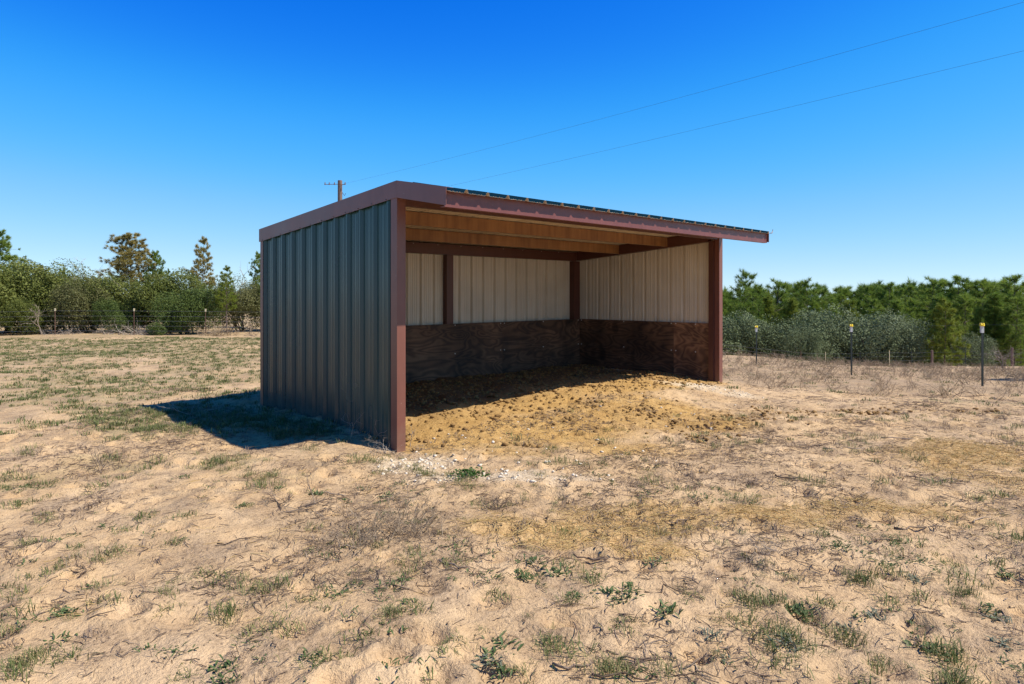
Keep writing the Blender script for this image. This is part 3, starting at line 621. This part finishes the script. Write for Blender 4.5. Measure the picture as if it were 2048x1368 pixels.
# single sticks
stick_spots = [(1690,898,.5,.1),(1640,890,.3,.9),(1810,880,.55,0),(1330,930,.3,.5),(1900,960,.7,-.4),(1620,1000,.35,.3),(1210,1130,.22,0),(1290,1318,.25,.1),(1340,1190,.3,.2),(1120,1215,.2,.4),(1370,1050,.22,.6),(1960,1040,.3,.4),(1250,1352,.3,-.2),(480,1085,.3,.5),(420,1168,.2,.3),(660,990,.3,-.2),(540,1260,.25,.7),(1180,1125,.22,-.3),(1700,1020,.35,.2),(1840,1060,.4,.1),(1585,965,.3,-.5),(1470,985,.3,.3),(905,1145,.25,-.7),(1150,1330,.2,.1)]
for i, (px, py, L, a) in enumerate(stick_spots):
    q = random.Random(i); r0 = q.uniform(.004, .008); b = MB(); n = 6
    b.tube([(-L/2+L*j/n, q.gauss(0, .02*L*4), r0+q.uniform(0, .012)) for j in range(n+1)], [r0*(1-.09*j) for j in range(n+1)], 6)
    me = b.mesh('stick', M['twig'], True); a_ = me.attributes.new('tint', 'FLOAT', 'POINT'); a_.data.foreach_set('value', np.full(len(me.vertices), q.random(), dtype=np.float32))
    x, y = gp(px, py); o = link('stick', me, None, (x, y, gz(x, y)), a-YAW); tag(o, 'thin dry stick lying on the sand, '+place(px, py), 'stick', 'sticks lying on the sand')

# ------------------------------------------------------------------ trees
def needles(P, Dn, n, ln, wd, r):
    """n needle triangles round every tuft at P pointing along Dn"""
    m = len(P); d = Dn[:, None, :]*.75+r.normal(0, .62, (m, n, 3)); d /= np.linalg.norm(d, axis=2, keepdims=True)
    s = np.cross(d, r.normal(0, 1, (m, n, 3))); s /= np.linalg.norm(s, axis=2, keepdims=True)
    o = P[:, None, :]-Dn[:, None, :]*ln*.4*r.random((m, n, 1)); L = ln*r.uniform(.6, 1.15, (m, n, 1))
    V = np.stack([o-s*wd/2, o+s*wd/2, o+d*L], 2).reshape(-1, 3); T = np.arange(len(V)).reshape(-1, 3)
    t = np.repeat(np.clip(r.normal(.5, .22, (m, 1))+r.normal(0, .12, (m, n)), 0, 1).ravel(), 3); return V, T, t
def pine(seed, H, crown0=.3, wide=.26, nb=34, dens=1.0, nl=.26, nw=.022, sparse=0.0, h0=.30, nn=58):
    r = np.random.default_rng(seed); q = random.Random(seed); b = MB()
    ph = q.uniform(0, 6); bend = H*.018
    def axis_(f): return Vector((bend*math.sin(3*f+ph), bend*math.cos(2.3*f+ph), H*f))
    b.tube([axis_(i/9*.98)-Vector((0, 0, .25 if i == 0 else 0)) for i in range(10)], [H*.0135*(1-.93*i/9) for i in range(10)], 6)
    P = []; Dn = []
    for i in range(nb):
        f = crown0+(0.985-crown0)*(i+q.random())/nb; g = (f-crown0)/(1-crown0)
        if q.random() < sparse: continue
        L = H*wide*((1-g)**.62*.95+.10)*q.uniform(.55, 1.15)*(min(1, .45+g*2.2)); a = i*2.4+q.uniform(-.5, .5)
        up = .15+.75*g+q.uniform(-.1, .2); p0 = axis_(f); d = Vector((math.cos(a), math.sin(a), up*.5)).normalized(); pts = [p0]
        for j in range(1, 5): pts.append(p0+d*L*j/4+Vector((0, 0, L*.30*(j/4)**2*up)))
        b.tube(pts, [H*.0036*(1-.2*j)*(1.15-.6*g) for j in range(5)], 4, cap=False)
        nt_ = max(3, int(L*7.5*dens)+2)
        for k in range(nt_):
            h = q.uniform(h0, 1.0)**.8; j = min(3, int(h*4)); c = pts[j].lerp(pts[j+1], h*4-j); sp = L*.22*(1.1-.4*h)
            off = Vector((q.gauss(0, sp), q.gauss(0, sp), q.gauss(0, sp*.45)+.04)); e = c+off
            if off.length > .12 and q.random() < .5: b.tube([c, e], [.010, .006], 3, cap=False)
            P.append(e); dn = (d+off*.8/max(sp, .05)*.5+Vector((0, 0, .7))).normalized(); Dn.append(dn)
    for k in range(6): P.append(axis_(.98)+Vector((q.gauss(0, .07), q.gauss(0, .07), q.uniform(-.25, .12)))); Dn.append(Vector((q.gauss(0, .3), q.gauss(0, .3), 1)).normalized())
    V, T, t = needles(np.array([p[:] for p in P]), np.array([p[:] for p in Dn]), nn, nl, nw, r)
    tm = b.mesh('trunk', M['bark'], True); a_ = tm.attributes.new('tint', 'FLOAT', 'POINT'); a_.data.foreach_set('value', r.random(len(tm.vertices)).astype(np.float32))
    return tm, (V, T, t)
def bush(seed, rx, ry, rz, n, leaf, lobes=9, gap=.37):
    r = np.random.default_rng(seed); q = random.Random(seed); C = []; Rr = []
    for i in range(lobes):
        a = q.uniform(0, 6.283); f = q.uniform(.15, .72); zz = q.uniform(.28, .74)
        C.append((rx*f*math.cos(a), ry*f*math.sin(a), rz*zz)); s = q.uniform(.20, .42); Rr.append((rx*s, ry*s, rz*s*.8))
    C.append((0, 0, rz*.45)); Rr.append((rx*.8, ry*.8, rz*.46)); C = np.array(C); Rr = np.array(Rr)
    pw = np.ones(len(C)); pw[-1] = 1.6; k = r.choice(len(C), n, p=pw/pw.sum()); d = r.normal(0, 1, (n, 3)); d /= np.linalg.norm(d, axis=1, keepdims=True)
    rad = 1-np.abs(r.normal(0, .16, n)); P = C[k]+d*Rr[k]*rad[:, None]
    nz = fbm(P[:, 0]*1.9+P[:, 2]*1.1+seed, P[:, 1]*1.9-P[:, 2]*1.6, seed % 12, 3); keep = (nz > gap) & (P[:, 2] > .02); P = P[keep]; d = d[keep]; nz = nz[keep]; n = len(P)
    P = P+d*((nz-.5)*.9)[:, None]*min(rx, rz)*.42
    nn = d*.6+r.normal(0, .7, (n, 3))+np.array([0, 0, .35]); nn /= np.linalg.norm(nn, axis=1, keepdims=True)
    a = np.cross(nn, r.normal(0, 1, (n, 3))); a /= np.linalg.norm(a, axis=1, keepdims=True); c = np.cross(nn, a)
    L = leaf*r.uniform(.6, 1.3, (n, 1)); Wd = L*.42
    V = np.stack([P-a*L*.5, P+c*Wd*.5, P+a*L*.5, P-c*Wd*.5], 1).reshape(-1, 3); kk = np.arange(n)[:, None]*4; T = np.concatenate([kk+[0, 1, 2], kk+[0, 2, 3]], 0)
    t = np.repeat(np.clip(r.normal(.5, .2, n)+(nz-.5)*.7, 0, 1), 4)
    b = MB()
    for i in range(7):
        e = Vector(C[q.randrange(len(C))]); o = Vector((q.gauss(0, rx*.1), q.gauss(0, ry*.1), -.1)); m_ = o.lerp(e, .5)+Vector((q.gauss(0, .15), q.gauss(0, .15), 0))
        b.tube([o, m_, e], [.06, .04, .015], 5)
    tm = b.mesh('trunk', M['bark'], True); a_ = tm.attributes.new('tint', 'FLOAT', 'POINT'); a_.data.foreach_set('value', r.random(len(tm.vertices)).astype(np.float32))
    return tm, (V, T, t)
def tree(name, tm, cm_, px, v, label, cat, s=1.0, sx=1.0, rz=None, group=None, sink=.05, pos=None):
    x, y = at(px, v) if pos is None else pos; root = link(name, None, None, (x, y, gz(x, y)-sink), random.uniform(0, 6.28) if rz is None else rz)
    root.scale = (s*sx, s*sx, s); tag(root, label, cat, group); link('trunk', tm, root); link('crown', cm_, root); return root
def ztop(py, v): return CZ+(HOR-py)/F*v
def fit(px, py, v, H):       # scale so that a maker's tree of height H reaches the height seen in the photograph
    x, y = at(px, v); return (ztop(py, v)-gz(x, y)+.05)/H
# oaks and shrubs on the left
ok = [bush(600+i, 3.2, 2.6, 4.4, 42000, .12, 20) for i in range(3)]
okm = [(a, var_mesh('crown', c, M['oak'])) for a, c in ok]; okb = (ok[1][0], var_mesh('crown', ok[1][1], M['oak_brown'])); yam = (ok[2][0], var_mesh('crown', ok[2][1], M['yaupon']))
for px, py, v, mm, sx, lab in [
    (20, 535, 36.5, okm[0], 1.0, 'tall olive-green oak thicket at the far left edge'),
    (-70, 560, 33.5, okm[1], .8, 'olive oak shrub cut by the left picture edge'),
    (120, 548, 38.5, okm[1], .95, 'olive oak shrub behind the leftmost cream-tipped fence post'),
    (165, 570, 35.8, okb, .75, 'dull brownish oak shrub right of the leftmost fence post'),
    (235, 556, 38.0, okm[2], .9, 'green oak shrub below the brown pine'),
    (345, 553, 38.5, okm[0], .95, 'green oak shrub behind the rounded dark shrub'),
    (370, 578, 35.2, yam, .85, 'rounded dark green shrub touching the ground behind the wire fence'),
    (235, 600, 35.6, yam, .62, 'dark green shrub between two fence posts on the left'),
    (480, 572, 37.5, okb, .8, 'dull oak shrub just left of the shelter wall'),
    (560, 565, 39, okm[1], .9, 'oak shrub mostly hidden behind the green wall'),
    (50, 600, 34.6, okm[2], .7, 'low bright oak shrub left of the leftmost fence post')]:
    tree('oak_shrub', mm[0], mm[1], px, v, lab, 'shrub', fit(px, py, v, 3.75), sx*1.3, group='oak thicket behind the left fence')
sv_ = bush(630, .8, .7, .85, 4200, .075, 5)
tree('small_shrub', sv_[0], var_mesh('crown', sv_[1], M['yaupon']), 312, 33.6, 'small dense dark shrub at the foot of the left thicket', 'shrub', fit(312, 645, 33.6, .82))
# pines on the left
pA = pine(700, 8, .42, .29, 46, 1.6); pB = pine(701, 8, .35, .22, 38, 1.3, sparse=.08); pC = pine(702, 8, .2, .28, 52, 1.7)
pm = lambda p, m: (p[0], var_mesh('crown', p[1], M[m]))
for px, py, v, mm, sx, lab in [
    (2, 466, 43, pm(pC, 'pine'), 1.0, 'tall green pine cut by the left picture edge'),
    (42, 528, 45, pm(pA, 'pine'), .9, 'short green pine beside the leftmost tall pine'),
    (82, 534, 47, pm(pB, 'pine_brown'), .9, 'small brownish pine tip over the left thicket'),
    (122, 541, 47, pm(pC, 'pine'), .6, 'small dark pine tip over the left thicket'),
    (260, 470, 43, pm(pA, 'pine_brown'), 1.2, 'tall brown-needled pine over the left thicket'),
    (312, 506, 44, pm(pC, 'pine'), .75, 'green pine right beside the brown-needled pine'),
    (338, 540, 45, pm(pB, 'pine'), .6, 'low green pine tip right of the brown-needled pine'),
    (408, 477, 42, pm(pB, 'pine_brown'), .85, 'slender sparse pine with bare lower trunk'),
    (455, 534, 34.5, pm(pB, 'pine_yellow'), .95, 'small yellow-green pine behind the fence near the shelter'),
    (522, 508, 44, pm(pC, 'pine'), .7, 'green pine half hidden behind the shelter corner')]:
    tree('pine_tree', mm[0], mm[1], px, v, lab, 'pine', fit(px, py, v, 8.0), sx, group='pines over the left thicket')
def bare(name, px, py, v, seed, lab, h=4.0, m='greytwig', stems=2, sc_=None, cat='bare tree'):
    V, T, t = twigs(stems, h*.62, .15, h*.011, seed, 4, 4, .16, 3, 1, .9); x, y = at(px, v)
    o = link(name, var_mesh(name, (V, T, t), M[m]), None, (x, y, gz(x, y)-.05)); s = (ztop(py, v)-gz(x, y)+.05)/V[:, 2].max(); o.scale = (s, s, s); tag(o, lab, cat, 'bare trees in the left thicket')
bare('bare_tree', 190, 512, 40, 801, 'leafless grey tree standing left of the brown-needled pine', 4.5)
bare('bare_tree', 150, 530, 41, 802, 'thin leafless stem at the left of the leafless grey tree', 4, stems=1)
bare('bare_tree', 487, 520, 40, 803, 'leafless tree close to the shelter wall', 4.5)
bare('bare_tree', 380, 540, 41, 804, 'leafless twigs left of the slender sparse pine', 4, stems=1)
bare('bare_tree', 83, 605, 34.2, 805, 'pale dead sapling standing behind the left wire fence', 2, stems=1)
bare('bare_tree', 500, 640, 34.4, 806, 'pale thin sapling by the fence next to the shelter', 1.4, stems=2)
rl = bush(640, 1.3, 1.1, 3.4, 5200, .10, 7, .35)
tree('dead_leaf_tree', rl[0], var_mesh('crown', rl[1], M['redleaf']), 186, 39.2, 'small tree with dead reddish-brown leaves in the left thicket', 'tree', fit(186, 556, 39.2, 3.3))
def brush(name, px, py, v, seed, lab, h, sp, m, stems=22):
    x, y = at(px, v); V, T, t = twigs(stems, h, sp, h*.012+.004, seed, 2, 3, .35, 3, .8, .4)
    tag(link(name, var_mesh(name, (V, T, t), M[m]), None, (x, y, gz(x, y)-.03)), lab, 'brush pile')
brush('brush_pile', 262, 0, 33.5, 820, 'grey dead brush heap at the middle left fence post', 1.0, .9, 'greytwig')
brush('brush_pile', 215, 0, 33.7, 821, 'pale dead branches beside the grey brush heap', .8, .6, 'greytwig', 8)
brush('brush_pile', 432, 0, 33.2, 822, 'tan dry grass heap below the yellow-green pine', .7, .9, 'tanbrush', 60)
brush('brush_pile', 130, 0, 33.6, 823, 'low grey brush along the leftmost fence post', .5, 1.6, 'greytwig', 30)
brush('brush_pile', 505, 0, 33.6, 824, 'low brown brush by the fence next to the shelter', .45, 1.4, 'twig', 24)
# right: grey-green shrubs, young pine, pine wood
sg = [bush(650+i, 2.4, 2.2, 3.1, 34000, .09, 20) for i in range(3)]; sgm = [(a, var_mesh('crown', c, M['sage'])) for a, c in sg]
for px, py, v, k, sx, lab in [
    (1455, 632, 45, 0, .75, 'grey-green shrub right beside the far corner of the shelter'),
    (1545, 626, 44.5, 1, .85, 'grey-green shrub behind the left yellow-capped post'),
    (1645, 645, 45, 2, .75, 'grey-green shrub left of the middle yellow-capped post'),
    (1700, 622, 46, 0, .95, 'tallest grey-green shrub behind the middle yellow-capped post'),
    (1775, 640, 44, 1, .8, 'grey-green shrub right of the middle yellow-capped post'),
    (1815, 652, 44, 2, .8, 'low grey-green shrub left of the bright young pine'),
    (1600, 660, 43, 2, .7, 'low grey-green shrub between the left and middle posts'),
    (1945, 672, 45, 0, .6, 'low grey-green shrub right of the bright young pine')]:
    tree('sage_shrub', sgm[k][0], sgm[k][1], px, v, lab, 'shrub', fit(px, py, v, 2.85), sx*1.15, group='grey-green shrubs beyond the right fence')
yp = pine(720, 4, .12, .34, 40, 2.2, .20, .016); ypm = pm(yp, 'pine_yellow')
tree('young_pine', ypm[0], ypm[1], 1888, 42, 'bright young pine between the middle and right yellow-capped posts', 'pine', fit(1888, 605, 42, 4.0), .95)
fp = [pine(740+i, 9, .08, .21, 84, 1.15, .40, .022, 0, .12, 46) for i in range(5)]; fpm = [pm(p, 'pine') for p in fp]; fpy = pm(fp[1], 'pine_yellow')
opm = [pm(pine(760+i, 9, .25+.06*i, .23, 50, .95, .34, .020, .12, .40, 44), 'pine') for i in range(4)]
wood = [(1494,545,50,1,.85),(1556,564,58,0,1),(1591,570,60,2,.8),(1615,563,56,3,1),(1645,580,62,4,1),(1677,579,64,0,1.1),(1705,583,66,1,1),(1737,573,62,2,1),(1760,576,66,3,1),(1778,569,61,4,1),(1796,574,66,0,.9),(1814,572,63,1,1),(1846,572,62,2,1),(1867,560,58,3,1),(1891,562,62,4,1),(1918,555,57,0,1.1),(1947,564,61,1,1),(1971,561,56,2,1),(1998,561,59,3,1.1),(2030,553,53,4,1.1),(2065,560,56,0,1.1),(1470,600,56,2,.9),(1530,592,54,4,1),(1580,600,53,1,1),(1625,605,55,3,1),(1660,598,56,0,1),(1700,605,56,2,1),(1745,600,57,4,1),(1790,605,55,1,1),(1830,600,56,3,1.1),(1880,592,54,0,1.1),(1935,590,53,2,1.1),(1985,588,50,4,1.1),(2030,596,49,1,1.1),(1450,586,60,3,1),(2080,600,48,2,1),(1960,620,50,0,.9),(2040,640,47,4,.7)]
_wr = random.Random(11)
for j in range(24): wood.append((int(1455+j*26+_wr.uniform(-9, 9)), int(582-10*(j/24)+_wr.uniform(-8, 12)), _wr.uniform(64, 76), _wr.randrange(5), _wr.uniform(.8, 1.1)))
ORD = ['first', 'second', 'third', 'fourth', 'fifth', 'sixth', 'seventh', 'eighth', 'ninth', 'tenth', 'eleventh', 'twelfth', 'thirteenth', 'fourteenth', 'fifteenth', 'sixteenth', 'seventeenth', 'eighteenth', 'nineteenth', 'twentieth', 'twenty-first', 'twenty-second', 'twenty-third']
row1 = sorted(range(2, 21), key=lambda j: wood[j][0]); row2 = sorted([j for j in range(21, 38) if j not in (22, 23, 26)], key=lambda j: wood[j][0])
for i, (px, py, v, k, sx) in enumerate(wood):
    mm = fpy if i in (22, 23, 26) else opm[3] if i in (0, 1) else opm[k % 4] if i < 21 or i % 2 else fpm[k]
    lab = {0: 'tall round-topped pine standing clear right of the shelter', 1: 'narrow-topped pine next right of the clear-standing tall pine'}.get(i) or (ORD[row1.index(i)]+' pine from the left along the right skyline after the narrow-topped one' if i in row1 else ORD[row2.index(i)] + ' pine from the left in the lower front row of the right wood' if i in row2 else 'deep green pine far back in the right wood, half hidden by nearer pines')
    if i in (22, 23, 26): lab = {22: 'left', 23: 'middle', 26: 'right'}[i]+'most of three yellow-green younger pines at the front of the right wood'.replace('most', 'most' if i != 23 else '')
    tree('pine_tree', mm[0], mm[1], px, v, lab, 'pine', fit(px, py, v, 9.0), sx*1.05, group='pine wood on the right')
for j, px in enumerate([640, 720, 800, 890, 980, 1070, 1160, 1240, 1310, 1375]):   # the thicket goes on behind the shelter
    f_ = j/9; mm = okm[j % 3] if f_ < .5 else sgm[j % 3]; v = 39+5*f_
    tree('oak_shrub' if f_ < .5 else 'sage_shrub', mm[0], mm[1], px, v, 'shrub of the thicket hidden behind the shelter', 'shrub', fit(px, 570+62*f_, v, 3.75 if f_ < .5 else 2.85), 1.5, group='shrubs hidden behind the shelter')
    mm = opm[j % 4]; v = 58-10*(1-f_)
    tree('pine_tree', mm[0], mm[1], px+40, v, 'pine of the wood hidden behind the shelter', 'pine', fit(px+40, 545+25*f_, v, 9.0), 1.0, group='pines hidden behind the shelter')
for j, px in enumerate([-190, -320, -450]):
    tree('oak_shrub', okm[j][0], okm[j][1], px, 36, 'oak shrub of the left thicket beyond the picture edge', 'shrub', fit(px, 548, 36, 3.75), 1.3, group='shrubs beyond the left picture edge')
x, y = uv2w(15.3, 17.8)   # the shrub whose shadow falls into the picture from the right
tree('oak_shrub', okm[2][0], okm[2][1], 0, 0, 'oak shrub just outside the right picture edge, seen by its shadow', 'shrub', .80, .55, pos=(x, y))
bare('bare_shrub', 2005, 688, 24, 830, 'leafless grey shrub at the right edge behind the right yellow-capped post', 1.2, stems=9, cat='bare shrub')

# ------------------------------------------------------------------ fences
def tpost(px, v, h, lab, top_y=None):
    x, y = at(px, v); z = gz(x, y); h = ztop(top_y, v)-z if top_y else h
    root = link('fence_post', None, None, (x, y, z), -YAW); tag(root, lab, 'fence post', 'yellow-capped posts on the right')
    b = MB(); b.box((-.022, -.004, -.3), (.022, .004, h)); b.box((-.004, .0045, -.3), (.004, .034, h)); b.build('stake', M['tpost'], root)
    b = MB(); b.box((-.026, -.009, h-.15), (.026, -.0045, h)); b.box((-.026, .0345, h-.15), (.026, .038, h)); b.box((-.030, -.009, h-.15), (-.0265, .038, h)); b.box((.0265, -.009, h-.15), (.030, .038, h)); b.build('painted_tip', M['white'], root)
    b = MB(); b.tube([(0, .012, h+.001), (0, .012, h+.065)], [.05, .045], 8); b.tube([(-.03, -.02, h+.025), (-.065, -.03, h+.03)], .026, 6); b.build('insulator_cap', M['yellow'], root, smooth=False)
    return Vector((x, y, z+h+.03))
caps = [tpost(1513, 22.9, 0, 'yellow-capped dark fence post nearest the shelter', 655), tpost(1703, 18.7, 0, 'middle yellow-capped dark fence post', 653), tpost(1965, 14.8, 0, 'rightmost and tallest yellow-capped dark fence post', 652)]
caps = [caps[0]+(caps[0]-caps[1])*1.5] + caps + [caps[2]+(caps[2]-caps[1])*1.2]
b = MB()
for a, c in zip(caps[:-1], caps[1:]): b.tube([a, a.lerp(c, .5)-Vector((0, 0, .03)), c], .0016, 4, cap=False)
tag(b.build('electric_wire', M['wire']), 'thin electric fence wire between the yellow-capped posts', 'wire')
def wire_fence(spots, tops, group, mats, labels, wires, v_of, hgt):
    pts = []
    for i, (px, v) in enumerate(spots):
        x, y = at(px, v); z = gz(x, y); pts.append(Vector((x, y, z))); root = link('fence_post', None, None, (x, y, z), -YAW); tag(root, labels[i], 'fence post', group)
        wood_ = mats[i] == 'pole'
        b = MB()
        if wood_: b.tube([(0, 0, -.2), (0, 0, hgt)], [.07, .06], 8)
        else: b.box((-.015, -.004, -.2), (.015, .004, hgt)); b.box((-.004, .0045, -.2), (.004, .03, hgt))
        b.build('stake', M[mats[i]], root)
        if tops: b = MB(); b.box((-.032, -.012, hgt-.13), (.032, -.0045, hgt+.005)); b.box((-.032, .0305, hgt-.13), (.032, .036, hgt+.005)); b.build('painted_tip', M['cream'], root)
    for k in wires:
        b = MB(); e0 = pts[0]+(pts[0]-pts[1])*1.2; e1 = pts[-1]+(pts[-1]-pts[-2])*1.2; Q = [e0]+pts+[e1]
        b.tube([p+Vector((0, 0, k)) for p in Q], .005, 4, cap=False)
        tag(b.build('fence_wire', M['wire']), 'thin horizontal wire of the '+group, 'wire', 'wires of the '+group)
wire_fence([(-45, 33), (110, 33), (268, 33), (411, 33), (560, 33)], True, 'left wire fence', ['rustpost']*5,
           ['cream-tipped fence post cut off beyond the left edge', 'leftmost cream-tipped rusty fence post before the thicket', 'cream-tipped rusty fence post at the grey brush heap', 'cream-tipped rusty fence post left of the yellow-green pine', 'cream-tipped fence post hidden behind the shelter'],
           (1.18, .93, .69, .45, .21), None, 1.30)
wire_fence([(1480, 40), (1602, 40), (1651, 40), (1720, 39.6), (1779, 39), (1823, 38.8), (1864, 38.6), (1931, 38), (2024, 36.5)], False, 'right far fence', ['tpost', 'rustpost', 'cream', 'tpost', 'cream', 'tpost', 'pole', 'tpost', 'pole'],
           ['dark far fence post just right of the shelter', 'rusty far fence post between the left and middle yellow caps', 'pale far fence post left of the middle yellow-capped post', 'dark far fence post beside the middle yellow-capped post', 'pale far fence post below the low grey-green shrub', 'dark far fence post left of the bright young pine', 'wooden far fence post below the bright young pine', 'dark far fence post left of the right yellow-capped post', 'wooden far fence post at the right edge'],
           (1.1, .88, .66, .44, .22), None, 1.22)
# ------------------------------------------------------------------ utility pole and cables
PV = 42.0; x, y = at(680, PV); z0 = gz(x, y); zt = ztop(361, PV)
pole = link('utility_pole', None, None, (x, y, z0), -YAW); tag(pole, 'brown wooden utility pole rising behind the shelter roof', 'utility pole')
h = zt-z0
b = MB(); b.tube([(0, 0, -.5), (0, 0, h*.5), (0, 0, h)], [.17, .155, .135], 12); b.build('shaft', M['pole'], pole, smooth=False)
b = MB(); b.tube([(-.92, -.17, h-.27), (.12, -.17, h-.25)], .018, 6); b.tube([(.1, -.1, h-.30), (.36, -.15, h-.24)], .022, 5); b.build('crossarm', M['rustpost'], pole)
for xx in (-.88, -.62, -.30, .36): b = MB(); b.tube([(xx, -.17, h-.30), (xx, -.17, h-.14)], [.035, .025], 8); b.build('insulator', M['rustpost'], pole)
b = MB(); b.tube([(.15, -.05, h-.75), (.30, -.05, h-.95), (.36, -.05, h-.8)], .018, 5); b.build('guy_hook', M['cable'], pole)
def cable(a, bq, sag, lab):
    b = MB(); P = []
    for i in range(25):
        f = i/24; P.append(Vector(a).lerp(Vector(bq), f)-Vector((0, 0, sag*4*f*(1-f))))
    b.tube(P, .0035, 4, cap=False); tag(b.build('power_cable', M['cable']), lab, 'cable')
def p3(px, py, v): x, y = at(px, v); return (x, y, ztop(py, v))
e = p3(2048, -22, 16.2); a = p3(690, 367, PV); cable(a, tuple(q+(q-p)*.5 for p, q in zip(a, e)), .35, 'upper power cable running from the pole to the top right')
e = p3(2048, 84, 17.2); a = p3(684, 418, PV); cable(a, tuple(q+(q-p)*.5 for p, q in zip(a, e)), .25, 'lower power cable crossing the sky above the shelter roof')
